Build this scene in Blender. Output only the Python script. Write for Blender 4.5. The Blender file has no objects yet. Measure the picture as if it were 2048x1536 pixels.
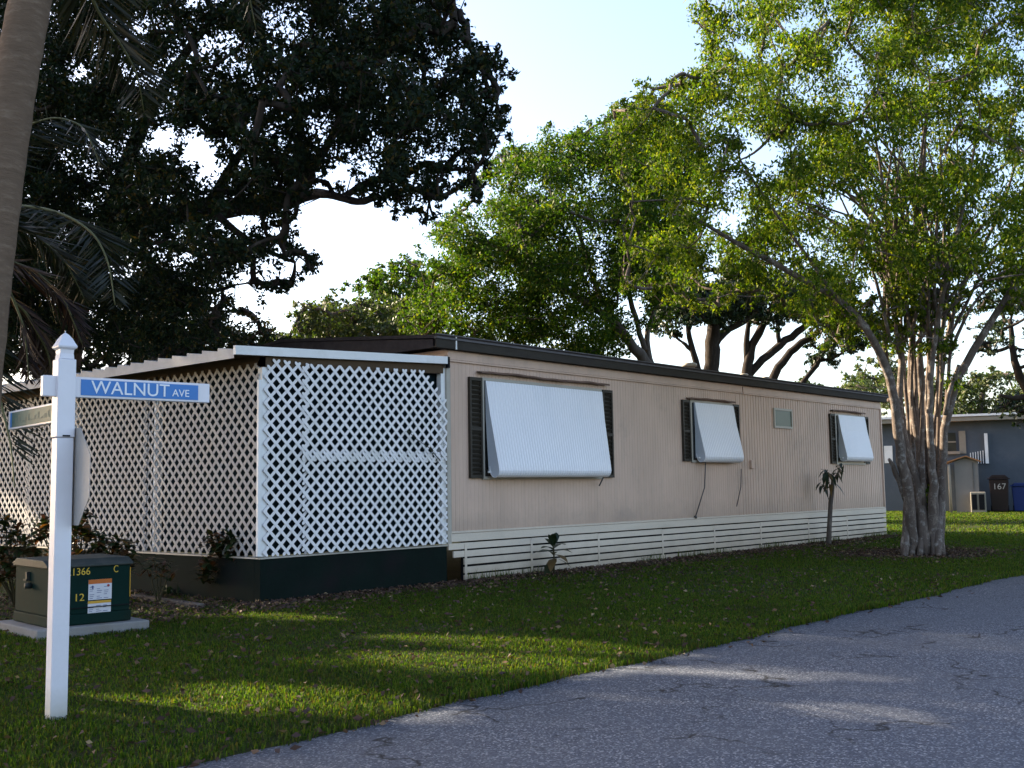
import bpy, math, random
import numpy as np
from mathutils import Vector, Matrix

# ------------------------------------------------------------------ camera
F, PITCH, ROLL, YAW, H = 2174.0, math.radians(5.454), math.radians(-.858), math.radians(41.064), 1.35
fw = np.array([math.cos(YAW)*math.cos(PITCH), math.sin(YAW)*math.cos(PITCH), math.sin(PITCH)])
ri = np.array([math.sin(YAW), -math.cos(YAW), 0.0]); up = np.cross(ri, fw)
RX = ri*math.cos(ROLL)+up*math.sin(ROLL); RU = -ri*math.sin(ROLL)+up*math.cos(ROLL)
EYE = np.array([0, 0, H])
sc = bpy.context.scene
col = sc.collection
cam = bpy.data.cameras.new("camera"); camo = bpy.data.objects.new("camera", cam); col.objects.link(camo)
cam.sensor_width = 36; cam.lens = 36*F/2048; cam.clip_end = 2000; cam.clip_start = .05
M = Matrix.Identity(4)
for i in range(3):
    M[i][0] = RX[i]; M[i][1] = RU[i]; M[i][2] = -fw[i]; M[i][3] = EYE[i]
camo.matrix_world = M
sc.camera = camo

# ------------------------------------------------------------------ light
SUN_EL, SUN_AZ = math.radians(23.2), math.radians(104)          # azimuth counted from +X towards +Y
SDIR = Vector((math.cos(SUN_AZ)*math.cos(SUN_EL), math.sin(SUN_AZ)*math.cos(SUN_EL), math.sin(SUN_EL)))
w = bpy.data.worlds.new("World"); sc.world = w; w.use_nodes = True
nt = w.node_tree; nt.nodes.clear()
sky = nt.nodes.new("ShaderNodeTexSky"); sky.sky_type = 'NISHITA'; sky.sun_disc = False
sky.sun_elevation = SUN_EL; sky.sun_rotation = math.pi/2-SUN_AZ
sky.air_density = 1.0; sky.dust_density = 1.8; sky.ozone_density = 1.5
bg = nt.nodes.new("ShaderNodeBackground"); bg.inputs[1].default_value = .105
out = nt.nodes.new("ShaderNodeOutputWorld")
tint = nt.nodes.new("ShaderNodeMix"); tint.data_type = 'RGBA'; tint.blend_type = 'MULTIPLY'; tint.inputs[0].default_value = 1; tint.inputs[7].default_value = (1.05, .975, .97, 1)   # warm evening air
nt.links.new(sky.outputs[0], tint.inputs[6]); nt.links.new(tint.outputs[2], bg.inputs[0]); nt.links.new(bg.outputs[0], out.inputs[0])
sl = bpy.data.lights.new("sun", 'SUN'); sl.energy = 5.0; sl.angle = math.radians(.53); sl.color = (1, .84, .62)
so = bpy.data.objects.new("sun", sl); col.objects.link(so)
so.rotation_euler = SDIR.to_track_quat('Z', 'Y').to_euler()
vs = sc.view_settings
vs.view_transform = 'Standard'; vs.look = 'None'; vs.exposure = 2.15; vs.gamma = 1; vs.use_curve_mapping = False

# ------------------------------------------------------------------ helpers
rng = np.random.default_rng(7)
def ray(px, py): return (RX*(px-1024)-RU*(py-768))/F+fw
def at(px, py, depth): return EYE+ray(px, py)*depth               # a point at a real distance from the eye
def ground(px, py, z=0): v = ray(px, py); return EYE+v*((z-H)/v[2])
def proj(p):
    d = np.asarray(p)-EYE; z = d@fw; return 1024+F*(d@RX)/z, 768-F*(d@RU)/z

def link(o, parent=None):
    col.objects.link(o)
    if parent is not None: o.parent = parent
    return o
def tag(o, label=None, cat=None, group=None, kind=None):
    if label: o['label'] = label
    if cat: o['category'] = cat
    if group: o['group'] = group
    if kind: o['kind'] = kind
    return o
def empty(name, loc=(0, 0, 0), rz=0):
    o = bpy.data.objects.new(name, None); o.location = loc; o.rotation_euler = (0, 0, rz); o.empty_display_size = .2
    return link(o)

class MB:
    """collects shapes; build() links them as one mesh object"""
    def __init__(s): s.v = []; s.f = []; s.sm = []
    def add(s, vs_, fs, smooth=False):
        o = len(s.v); s.v += [tuple(map(float, p)) for p in vs_]
        s.f += [tuple(i+o for i in f) for f in fs]; s.sm += [smooth]*len(fs)
    def box(s, a, b):
        x0, y0, z0 = a; x1, y1, z1 = b
        s.add([(x0, y0, z0), (x1, y0, z0), (x1, y1, z0), (x0, y1, z0), (x0, y0, z1), (x1, y0, z1), (x1, y1, z1), (x0, y1, z1)],
              [(3, 2, 1, 0), (4, 5, 6, 7), (0, 1, 5, 4), (1, 2, 6, 5), (2, 3, 7, 6), (3, 0, 4, 7)])
    def bar(s, a, b, wv, tv):
        """a beam from a to b; wv and tv are half-width vectors"""
        a, b, wv, tv = map(np.asarray, (a, b, wv, tv))
        p = []
        for e in (a, b): p += [e-wv-tv, e+wv-tv, e+wv+tv, e-wv+tv]
        s.add(p, [(3, 2, 1, 0), (4, 5, 6, 7), (0, 1, 5, 4), (1, 2, 6, 5), (2, 3, 7, 6), (3, 0, 4, 7)])
    def tube(s, pts, rad, n=8, cap=True, wob=0, smooth=True):
        pts = [np.asarray(p, float) for p in pts]
        if np.isscalar(rad): rad = [rad]*len(pts)
        vsx = []; fs = []
        t0 = pts[1]-pts[0]; ref = np.array([0, 0, 1.]) if abs(t0[2]) < .9*np.linalg.norm(t0) else np.array([1., 0, 0])
        for i, p in enumerate(pts):
            t = pts[min(i+1, len(pts)-1)]-pts[max(i-1, 0)]; t = t/(np.linalg.norm(t)+1e-9)
            u = ref-t*(ref@t); u /= np.linalg.norm(u)+1e-9; q = np.cross(t, u); ref = u
            for k in range(n):
                an = 2*math.pi*k/n; r = rad[i]*(1+(wob*rng.uniform(-1, 1) if wob else 0))
                vsx.append(p+(u*math.cos(an)+q*math.sin(an))*r)
        for i in range(len(pts)-1):
            for k in range(n):
                fs.append((i*n+k, i*n+(k+1) % n, (i+1)*n+(k+1) % n, (i+1)*n+k))
        if cap: fs += [tuple(range(n-1, -1, -1)), tuple(range((len(pts)-1)*n, len(pts)*n))]
        s.add(vsx, fs, smooth)
    def lathe(s, c, prof, n=16, smooth=True, sq=False):
        """profile of (radius, z) about a vertical axis; sq makes a square section"""
        vsx = []; fs = []; n = 4 if sq else n
        for r, z in prof:
            for k in range(n):
                an = 2*math.pi*(k+(.5 if sq else 0))/n; rr = r*(math.sqrt(2) if sq else 1)
                vsx.append((c[0]+rr*math.cos(an), c[1]+rr*math.sin(an), c[2]+z))
        m = len(prof)
        for i in range(m-1):
            for k in range(n): fs.append((i*n+k, i*n+(k+1) % n, (i+1)*n+(k+1) % n, (i+1)*n+k))
        fs += [tuple(range(n-1, -1, -1)), tuple(range((m-1)*n, m*n))]
        s.add(vsx, fs, smooth)
    def prism(s, poly, a, b, ax):
        """a closed outline poly (two coordinates) swept from a to b along axis ax"""
        n = len(poly); vsx = []
        for e in (a, b):
            for p in poly:
                q = [p[0], p[1]]; q.insert(ax, e); vsx.append(q)
        fs = [tuple(range(n)), tuple(range(2*n-1, n-1, -1))]+[((i+1) % n, i, i+n, (i+1) % n+n) for i in range(n)]
        s.add(vsx, fs)
    def grid(s, rows, smooth=True):
        n = len(rows[0]); m = len(rows)
        s.add([p for r in rows for p in r], [(i*n+j, i*n+j+1, (i+1)*n+j+1, (i+1)*n+j) for i in range(m-1) for j in range(n-1)], smooth)
    def build(s, name, mat, parent=None, bevel=0, fix=True):
        me = bpy.data.meshes.new(name); me.from_pydata(s.v, [], s.f)
        me.polygons.foreach_set('use_smooth', s.sm)
        me.update()
        if fix:
            import bmesh
            bm = bmesh.new(); bm.from_mesh(me); bmesh.ops.recalc_face_normals(bm, faces=bm.faces); bm.to_mesh(me); bm.free()
        me.materials.append(mat)
        o = link(bpy.data.objects.new(name, me), parent)
        if bevel:
            b = o.modifiers.new("bevel", 'BEVEL'); b.width = bevel; b.segments = 2; b.limit_method = 'ANGLE'
        return o

def raw_mesh(name, V, Fq, mat, parent=None, smooth=False):
    """fast quads or triangles from numpy"""
    k = Fq.shape[1]; me = bpy.data.meshes.new(name)
    me.vertices.add(len(V)); me.vertices.foreach_set('co', np.ascontiguousarray(V, np.float32).ravel())
    me.loops.add(Fq.size); me.loops.foreach_set('vertex_index', np.ascontiguousarray(Fq, np.int32).ravel())
    me.polygons.add(len(Fq)); me.polygons.foreach_set('loop_start', np.arange(0, Fq.size, k, dtype=np.int32))
    me.polygons.foreach_set('loop_total', np.full(len(Fq), k, np.int32))
    me.update(calc_edges=True); me.materials.append(mat)
    return link(bpy.data.objects.new(name, me), parent)

# ------------------------------------------------------------------ materials
class N:
    """small node-tree writer"""
    def __init__(s, name):
        s.m = bpy.data.materials.new(name); s.m.use_nodes = True; s.t = s.m.node_tree; s.t.nodes.clear()
        s.o = s.t.nodes.new("ShaderNodeOutputMaterial"); s.b = s.n("ShaderNodeBsdfPrincipled")
        s.l(s.b.outputs[0], s.o.inputs[0])
        s.tc = s.n("ShaderNodeTexCoord").outputs['Object']
    def n(s, t, **k):
        x = s.t.nodes.new(t)
        for a, b in k.items(): setattr(x, a, b)
        return x
    def l(s, a, b): s.t.links.new(a, b)
    def noise(s, scale, detail=4, rough=.55, vec=None, stretch=None):
        x = s.n("ShaderNodeTexNoise"); x.inputs['Scale'].default_value = scale; x.inputs['Detail'].default_value = detail
        x.inputs['Roughness'].default_value = rough; v = vec or s.tc
        if stretch:
            mp = s.n("ShaderNodeMapping"); mp.inputs['Scale'].default_value = stretch; s.l(v, mp.inputs[0]); v = mp.outputs[0]
        s.l(v, x.inputs['Vector']); return x.outputs['Fac']
    def ramp(s, fac, stops):
        x = s.n("ShaderNodeValToRGB"); e = x.color_ramp.elements
        while len(e) < len(stops): e.new(.5)
        for q, (p, c) in zip(e, stops): q.position = p; q.color = (*c, 1) if len(c) == 3 else c
        s.l(fac, x.inputs[0]); return x.outputs[0]
    def mix(s, fac, a, b, mode='MIX'):
        x = s.n("ShaderNodeMix", data_type='RGBA', blend_type=mode)
        for i, v in ((0, fac), (6, a), (7, b)):
            if hasattr(v, 'links'): s.l(v, x.inputs[i])
            else: x.inputs[i].default_value = (*v, 1) if isinstance(v, tuple) else v
        return x.outputs[2]
    def bump(s, h, strength=.3, dist=.01):
        x = s.n("ShaderNodeBump"); x.inputs['Strength'].default_value = strength; x.inputs['Distance'].default_value = dist
        s.l(h, x.inputs['Height']); s.l(x.outputs[0], s.b.inputs['Normal'])
    def color(s, c):
        if hasattr(c, 'links'): s.l(c, s.b.inputs['Base Color'])
        else: s.b.inputs['Base Color'].default_value = (*c, 1)
    def rough(s, r):
        s.b.inputs['Roughness'].default_value = r; s.b.inputs['Specular IOR Level'].default_value = .5 if r < .5 else (.3 if r < .7 else .08)
def sc_(c, k): return tuple(min(1, x*k) for x in c)

def paint(name, c, rough=.55, var=.12, scale=6, fine=60, dirt=None, dirt_scale=1.5, bump=.08, stretch=None, metal=0):
    n = N(name)
    a = n.ramp(n.noise(scale, 5, stretch=stretch), [(.3, sc_(c, 1-var)), (.7, sc_(c, 1+var*.6))])
    a = n.mix(.35, a, n.ramp(n.noise(fine, 3), [(.35, sc_(c, 1-var)), (.65, sc_(c, 1+var*.5))]))
    if dirt:
        a = n.mix(n.ramp(n.noise(dirt_scale, 6, .65, stretch=stretch), [(.5, (0, 0, 0)), (.75, (.6, .6, .6))]), a, dirt)
    n.color(a); n.rough(rough); n.b.inputs['Metallic'].default_value = metal
    if bump: n.bump(n.noise(fine, 4), bump, .004)
    return n.m

def leaf_mat(name, stops, trans=.35, rough=.45, tint=(1.0, 1.25, .35), spec=.4):
    """leaf cards: a colour per leaf, a bit of light passing through"""
    n = N(name)
    g = n.n("ShaderNodeNewGeometry")
    c = n.ramp(g.outputs['Random Per Island'], stops)
    n.color(c); n.rough(rough); n.b.inputs['Specular IOR Level'].default_value = spec
    tr = n.n("ShaderNodeBsdfTranslucent"); n.l(n.mix(1.0, c, tint, 'MULTIPLY'), tr.inputs[0])
    mx = n.n("ShaderNodeMixShader"); mx.inputs[0].default_value = trans
    n.l(n.b.outputs[0], mx.inputs[1]); n.l(tr.outputs[0], mx.inputs[2]); n.l(mx.outputs[0], n.o.inputs[0])
    return n.m

def bark(name, c1, c2, scale=9, stretch=(1, 1, .25), bump=.6, lichen=None):
    n = N(name)
    f = n.noise(scale, 6, .65, stretch=stretch)
    a = n.ramp(f, [(.3, c1), (.55, sc_(c1, 1.25)), (.72, c2)])
    if lichen: a = n.mix(n.ramp(n.noise(7, 6, .75), [(.54, (0, 0, 0)), (.66, (.62, .62, .62))]), a, lichen)
    n.color(a); n.rough(.9); n.bump(f, bump, .03); return n.m

MAT = {}
def siding_material(name, base):
    n = N(name)
    a = n.ramp(n.noise(1.1, 6, .6, stretch=(1, 1, .6)), [(.3, sc_(base, .86)), (.7, sc_(base, 1.06))])
    st = n.noise(5, 5, .65, stretch=(2.2, 1, .12))
    a = n.mix(n.ramp(st, [(.5, (0, 0, 0)), (.8, (.35, .35, .35))]), a, sc_((.36, .27, .21), 1))
    # mildew smudges
    a = n.mix(n.ramp(n.noise(.75, 6, .7), [(.56, (0, 0, 0)), (.74, (.5, .5, .5))]), a, (.27, .22, .19))
    n.color(a); n.rough(.55); n.bump(n.noise(120, 3), .1, .003); return n.m
MAT['siding'] = siding_material('painted_siding', (.62, .435, .33))
MAT['cream'] = paint('cream_boards', (.66, .56, .45), .6, .12, 3, 50, dirt=(.35, .3, .24), stretch=(.4, 1, 2))
MAT['white'] = paint('white_paint', (.80, .79, .77), .45, .06, 4, 60, dirt=(.55, .52, .47))
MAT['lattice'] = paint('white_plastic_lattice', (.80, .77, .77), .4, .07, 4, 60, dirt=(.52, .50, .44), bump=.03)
MAT['lattice_side'] = paint('shaded_plastic_lattice', (.37, .355, .345), .55, .1, 4, 60, dirt=(.34, .31, .26), bump=.03)  # same white lattice; the left face's dimmer light is put into the colour
MAT['awning'] = paint('white_awning_metal', (.82, .79, .80), .35, .05, 3, 40, dirt=(.62, .63, .66), stretch=(1, 1, .4), bump=.03)
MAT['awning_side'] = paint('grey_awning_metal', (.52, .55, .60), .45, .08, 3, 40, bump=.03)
MAT['roof'] = paint('dark_shingles', (.055, .045, .045), .9, .35, 8, 90, bump=.5)
MAT['fascia'] = paint('dark_fascia', (.055, .048, .040), .8, .25, 5, 60, dirt=(.05, .04, .04), stretch=(.6, 1, 2))
MAT['roofedge'] = paint('grey_roof_edge', (.13, .12, .12), .75, .25, 6, 60)
MAT['shutter'] = paint('dark_brown_shutter', (.035, .028, .020), .55, .25, 8, 60)
MAT['dark'] = paint('dark_void', (.012, .013, .015), .9, .2)
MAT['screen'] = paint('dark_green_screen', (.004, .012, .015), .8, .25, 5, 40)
MAT['base'] = paint('dark_green_base', (.006, .012, .010), .85, .3, 2, 30, dirt=(.016, .010, .013), bump=.3)
MAT['soffit'] = paint('brown_soffit', (.09, .06, .036), .7, .15)
MAT['glass'] = paint('green_window_glass', (.035, .065, .045), .35, .15, 3, 20, bump=0)
MAT['darkglass'] = paint('dark_window_glass', (.02, .022, .022), .08, .15, 3, 20, bump=0)
MAT['frame'] = paint('aluminium_frame', (.42, .38, .32), .5, .1)
MAT['rust'] = paint('rusty_steel', (.16, .10, .075), .8, .3)
MAT['rod'] = paint('dark_rod', (.10, .09, .085), .6, .1)
MAT['pvc'] = paint('white_vinyl_post', (.72, .70, .73), .35, .05, 3, 40, dirt=(.60, .58, .57), dirt_scale=2.5, bump=.03)
MAT['blue'] = paint('blue_sign_face', (.018, .165, .48), .4, .06, 4, 40, bump=.02)
MAT['teal'] = paint('faded_teal_sign_face', (.055, .115, .10), .5, .25, 14, 60, dirt=(.12, .12, .07), dirt_scale=12, bump=.02)
MAT['letter'] = paint('white_lettering', (.80, .82, .84), .5, .03, bump=0)
MAT['fadedletter'] = paint('faded_lettering', (.16, .19, .15), .6, .2, 20, bump=0)
MAT['signback'] = paint('bare_sign_metal', (.34, .325, .31), .5, .1, 5, 50, dirt=(.28, .26, .24), metal=.0)
MAT['cabinet'] = paint('dark_green_enamel', (.004, .021, .017), .75, .2, 3, 40, dirt=(.012, .016, .010), dirt_scale=2)
MAT['lid'] = paint('weathered_green_enamel', (.024, .032, .029), .6, .25, 6, 60, dirt=(.07, .07, .06), dirt_scale=4)
MAT['yellow'] = paint('yellow_decal', (.58, .38, .04), .5, .1, bump=0)
MAT['orange'] = paint('orange_decal', (.50, .13, .02), .5, .15, 25, bump=0)
MAT['amber'] = paint('amber_decal', (.55, .30, .03), .5, .12, 25, bump=0)
MAT['label'] = paint('white_decal', (.58, .57, .60), .5, .05, bump=0)
MAT['ink'] = paint('blue_grey_ink', (.09, .11, .22), .6, .2, bump=0)
MAT['redink'] = paint('red_ink', (.35, .05, .05), .6, .1, bump=0)
MAT['concrete'] = paint('concrete', (.25, .24, .23), .9, .18, 6, 70, dirt=(.17, .15, .12), dirt_scale=3, bump=.4)
MAT['ficus_bark'] = bark('pale_fig_bark', (.105, .083, .070), (.34, .285, .24), 9, (1, 1, .45), .9, lichen=(.42, .40, .37))
MAT['dark_bark'] = bark('dark_bark', (.030, .024, .020), (.075, .06, .05))
MAT['grey_bark'] = bark('grey_bark', (.09, .075, .065), (.20, .17, .14))
MAT['palm_bark'] = bark('ringed_palm_bark', (.125, .088, .062), (.22, .165, .12), 7, (1, 1, 3.5), .5)
MAT['ficus_leaf'] = leaf_mat('fig_leaf', [(0, (.028, .058, .008)), (.4, (.060, .108, .011)), (.75, (.110, .158, .015)), (1, (.24, .24, .03))], .45, .5, (1.3, 1.4, .22), .08)
MAT['mid_leaf'] = leaf_mat('sunny_leaf', [(0, (.018, .045, .008)), (.5, (.042, .085, .010)), (.85, (.080, .125, .014)), (1, (.18, .18, .025))], .40, .5, (1.25, 1.4, .25), .08)
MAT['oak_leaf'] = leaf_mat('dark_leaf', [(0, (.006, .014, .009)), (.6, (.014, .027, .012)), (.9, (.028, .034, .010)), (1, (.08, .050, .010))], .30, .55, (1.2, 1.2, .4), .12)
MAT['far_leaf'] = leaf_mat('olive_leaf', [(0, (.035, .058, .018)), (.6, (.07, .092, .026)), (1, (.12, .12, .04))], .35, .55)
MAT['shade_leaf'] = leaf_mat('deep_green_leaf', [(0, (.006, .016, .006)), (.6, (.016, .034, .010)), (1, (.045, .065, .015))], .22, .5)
MAT['croton_leaf'] = leaf_mat('croton_leaf', [(0, (.010, .026, .008)), (.4, (.020, .038, .010)), (.65, (.045, .028, .010)), (.85, (.085, .030, .012)), (1, (.13, .075, .016))], .3, .35, (1.3, 1.0, .4))
MAT['sapling_leaf'] = leaf_mat('broad_leaf', [(0, (.012, .024, .010)), (.75, (.026, .036, .012)), (1, (.15, .085, .03))], .2, .4)
MAT['palm_leaf'] = leaf_mat('palm_leaflet', [(0, (.007, .010, .006)), (.6, (.013, .017, .008)), (1, (.03, .028, .011))], .22, .55, (1.2, 1.15, .4))
MAT['dead_palm'] = leaf_mat('brown_palm_leaflet', [(0, (.014, .007, .006)), (.6, (.026, .013, .010)), (1, (.05, .028, .014))], .2, .7, (1.2, 1, .6))
MAT['stem'] = paint('green_brown_stem', (.07, .06, .035), .7, .2)
MAT['rachis'] = paint('olive_rachis', (.10, .10, .04), .6, .2)

# ------------------------------------------------------------------ ground and road
def ground_mat():
    n = N('lawn_soil')
    a = n.ramp(n.noise(2.2, 6, .65), [(.3, (.022, .030, .009)), (.5, (.036, .046, .012)), (.7, (.055, .045, .020))])
    a = n.mix(n.ramp(n.noise(40, 4), [(.4, (0, 0, 0)), (.7, (1, 1, 1))]), a, (.03, .034, .010))
    n.color(a); n.rough(.95); n.bump(n.noise(45, 5), .8, .03); return n.m
ROAD_Y = 4.93
def road_edge(x):
    x = np.asarray(x, float)
    return ROAD_Y+.035*np.sin(x*1.3+.5)+.02*np.sin(x*4.1)+.012*np.sin(x*11.3)+.25*np.clip(3.4-x, 0, 3)**1.5
xs = np.concatenate([np.linspace(-60, 0, 25), np.linspace(.2, 40, 260), np.linspace(42, 900, 40)])
me = MB()
rows = [[(x, float(road_edge(x))-.03, -.03) for x in xs]]
for y in (5.6, 7, 9, 12, 16, 24, 40, 80, 200, 900):
    rows.append([(x, max(y, float(road_edge(x))+.3), 0 if y > 5.7 else -.005) for x in xs])
me.grid(rows)
tag(me.build('lawn', ground_mat()), kind='structure')

def road_mat():
    n = N('weathered_asphalt')
    v = n.n("ShaderNodeTexVoronoi"); v.inputs['Scale'].default_value = 95; n.l(n.tc, v.inputs['Vector'])
    sp = n.n("ShaderNodeSeparateColor"); n.l(v.outputs['Color'], sp.inputs[0])
    a = n.ramp(sp.outputs[0], [(0, (.017, .021, .031)), (.45, (.064, .073, .096)), (.8, (.142, .156, .19)), (1, (.58, .60, .62))])
    a = n.mix(.5, a, n.ramp(n.noise(140, 3), [(.35, (.028, .033, .046)), (.65, (.146, .163, .20))]))
    a = n.mix(n.ramp(n.noise(.9, 6, .6), [(.35, (0, 0, 0)), (.7, (.5, .5, .5))]), a, (.098, .108, .13))
    # hairline cracks
    c = n.n("ShaderNodeTexVoronoi", feature='DISTANCE_TO_EDGE'); c.inputs['Scale'].default_value = .75
    wv = n.n("ShaderNodeTexNoise"); wv.inputs['Scale'].default_value = 3.5; wv.inputs['Detail'].default_value = 6
    n.l(n.tc, wv.inputs['Vector'])
    ad = n.n("ShaderNodeVectorMath", operation='MULTIPLY_ADD'); n.l(wv.outputs['Color'], ad.inputs[0])
    ad.inputs[1].default_value = (.55, .55, .55); n.l(n.tc, ad.inputs[2]); n.l(ad.outputs[0], c.inputs['Vector'])
    cr = n.ramp(c.outputs['Distance'], [(.0, (1, 1, 1)), (.017, (0, 0, 0))])
    gate = n.ramp(n.noise(1.4, 4), [(.47, (0, 0, 0)), (.55, (1, 1, 1))])
    a = n.mix(n.mix(1.0, cr, gate, 'MULTIPLY'), a, (.02, .019, .018))
    n.color(a); n.rough(.85); n.bump(n.noise(150, 3), .5, .006); return n.m
rm = MB()
rm.grid([[(x, -8.0, -.03) for x in xs], [(x, 0, -.015) for x in xs], [(x, float(road_edge(x)), -.03+.018) for x in xs], [(x, float(road_edge(x))+.02, -.10) for x in xs]])
tag(rm.build('road', road_mat()), kind='structure')
vb = MB(); vb.grid([[(x, -900, 0.0) for x in (-60, 0, 60, 900)], [(x, -7.9, 0.0) for x in (-60, 0, 60, 900)]])
tag(vb.build('verge', bpy.data.materials['lawn_soil']), kind='structure')

# ------------------------------------------------------------------ mobile home
WY, X0, X1, YB = 11.08, 11.27, 26.95, 18.2
ZB, ZE = .58, 3.38
home = tag(empty('mobile_home', (X0, WY, 0)), 'long beige mobile home with white window awnings and slatted skirting', 'mobile home')
HO = np.array([X0, WY, 0])
def splash(mat, lo, hi, dirt):
    t = mat.node_tree; p = next(x for x in t.nodes if x.type == 'BSDF_PRINCIPLED'); c = p.inputs['Base Color'].links[0].from_socket
    tc_ = t.nodes.new("ShaderNodeTexCoord"); sx = t.nodes.new("ShaderNodeSeparateXYZ"); t.links.new(tc_.outputs['Object'], sx.inputs[0])
    nz_ = t.nodes.new("ShaderNodeTexNoise"); nz_.inputs['Scale'].default_value = 3.2; nz_.inputs['Detail'].default_value = 7; nz_.inputs['Roughness'].default_value = .7; t.links.new(tc_.outputs['Object'], nz_.inputs['Vector'])
    ma = t.nodes.new("ShaderNodeMath"); ma.operation = 'MULTIPLY_ADD'; t.links.new(nz_.outputs['Fac'], ma.inputs[0]); ma.inputs[1].default_value = -.55*(hi-lo)*2; t.links.new(sx.outputs['Z'], ma.inputs[2])
    mr = t.nodes.new("ShaderNodeMapRange"); t.links.new(ma.outputs[0], mr.inputs[0]); mr.inputs[1].default_value = lo-.5*(hi-lo); mr.inputs[2].default_value = hi-.55*(hi-lo); mr.inputs[3].default_value = .65; mr.inputs[4].default_value = 0
    mx = t.nodes.new("ShaderNodeMix"); mx.data_type = 'RGBA'; mx.inputs[7].default_value = (*dirt, 1); t.links.new(mr.outputs[0], mx.inputs[0]); t.links.new(c, mx.inputs[6]); t.links.new(mx.outputs[2], p.inputs['Base Color'])
splash(MAT['cream'], 0, .45, (.30, .23, .16)); splash(MAT['pvc'], 0, .22, (.36, .33, .24)); splash(MAT['siding'], .55, 1.1, (.33, .25, .19))
def hb(m, name, mat, parent=home, **k):
    m.v = [tuple(np.array(p)-HO) for p in m.v]; return m.build(name, mat, parent, **k)
# ribbed long wall: a smooth-ribbed front stretch and a tighter grooved stretch
prof = []
x = X0
while x < X1-.02:
    tight = x > 19.64
    step, dp = (.112, .011) if tight else (.082, .0045)
    prof += [(x, 0), (x+step*.72, 0), (x+step*.80, dp), (x+step*.92, dp)]
    x += step
prof = [(min(a, X1), d) for a, d in prof]+[(X1, 0)]
m = MB(); m.grid([[(a, WY+d, ZB) for a, d in prof], [(a, WY+d, ZE) for a, d in prof]], smooth=False)
m.grid([[(X0, WY, ZB), (X0, YB, ZB)], [(X0, WY, ZE), (X0, YB, ZE)]], False)
m.grid([[(X1, WY, ZB), (X1, YB, ZB)], [(X1, WY, ZE), (X1, YB, ZE)]], False)
m.grid([[(X0, YB, ZB), (X1, YB, ZB)], [(X0, YB, ZE), (X1, YB, ZE)]], False)
hb(m, 'siding_wall', MAT['siding'])
# vertical seams of the panels
m = MB()
for xx in (19.64, 21.0, 23.35, 26.2):
    m = MB(); m.box((xx, WY-.004, ZB+.16), (xx+.03, WY+.006, ZE-.2)); hb(m, 'panel_seam', MAT['siding'])
m = MB(); m.box((X0+.002, WY-.022, 3.235), (19.9, WY-.003, 3.36)); m.box((19.93, WY-.022, 3.225), (X1, WY-.003, 3.355))
m.box((X0+.002, WY-.030, 3.205), (19.9, WY-.003, 3.232)); m.box((19.93, WY-.030, 3.196), (X1, WY-.003, 3.222))
hb(m, 'frieze_board', MAT['siding'], bevel=.004)
m = MB(); m.box((X0-.03, WY-.028, ZB-.02), (X0+.045, WY-.004, 3.2)); m.box((X0-.035, WY-.026, ZB-.02), (X0-.006, WY+.07, 3.2))
hb(m, 'corner_trim', MAT['frame'])
m = MB(); m.box((X1-.04, WY-.024, ZB-.02), (X1+.02, WY-.004, 3.2)); hb(m, 'corner_trim', MAT['siding'])
m = MB(); m.box((X0+.03, WY-.035, .585), (X1, WY-.005, .70)); m.box((X0+.03, WY-.026, .706), (X1, WY-.004, .735))
hb(m, 'sill_board', MAT['cream'], bevel=.004)
# skirting: horizontal slats with gaps, jointed at the panel seams
m = MB()
seams = [X0+.3, 13.09, 14.84, 16.78, 18.6, 20.45, 22.63, 24.64, X1]
bh, gp = .089, .026
for k in range(5):
    z1 = .562-k*(bh+gp); z0 = z1-bh
    xa0 = (X0-.02, X0+.08, X0+.30, X0+.30, X0+.30)[k]
    for i in range(len(seams)-1):
        a = xa0 if i == 0 else seams[i]+.006
        j = rng.uniform(-.004, .004)
        m.box((a, WY-.03, z0+j), (seams[i+1]-.006, WY-.008, z1+j))
for s_ in seams[1:-1]+[X0+.33]: m.box((s_-.022, WY-.036, .01), (s_+.022, WY-.0305, .545))
hb(m, 'skirting', MAT['cream'])
m = MB(); m.box((X0+.32, WY+.03, -.02), (X1, WY+.06, .60)); hb(m, 'skirting_backing', MAT['dark'])
# roof: low gable, dark shingles
RZ, RY = 3.86, 14.6
m = MB()
for (x0, x1) in ((X0-.33, X1+.25),):
    for (ya, za, yb, zb) in ((WY-.13, 3.555, RY, RZ), (RY, RZ, YB+.13, 3.5)):
        m.prism([(ya, za), (yb, zb), (yb, zb-.05), (ya, za-.05)], x0, x1, 0)
roof = hb(m, 'roof', MAT['roof'])
m = MB()
m.prism([(WY-.02, ZE), (YB+.02, ZE-.02), (YB+.02, 3.45), (RY, RZ-.055), (WY-.02, 3.50)], X0-.30, X0-.24, 0); hb(m, 'gable_board', MAT['roof']); m = MB()
m.prism([(WY-.02, ZE), (YB+.02, ZE-.02), (YB+.02, 3.45), (RY, RZ-.055), (WY-.02, 3.50)], X1+.16, X1+.22, 0)
hb(m, 'gable_board', MAT['roof'])
m = MB(); m.box((X0-.33, WY-.125, 3.375), (X1+.25, WY-.10, 3.50)); m.box((X0-.33, WY-.10, 3.375), (X1+.25, WY-.001, 3.39))
hb(m, 'fascia', MAT['fascia'])
m = MB(); m.box((X0-.335, WY-.145, 3.503), (X1+.255, WY-.08, 3.532)); m.box((X0-.335, WY-.15, 3.558), (X1+.255, WY-.10, 3.575))
hb(m, 'drip_edge', MAT['roofedge'])
m = MB(); m.box((X0+.06, WY-.135, 3.37), (X0+.085, WY-.126, 3.56)); hb(m, 'joint_strip', MAT['white'])
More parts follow.
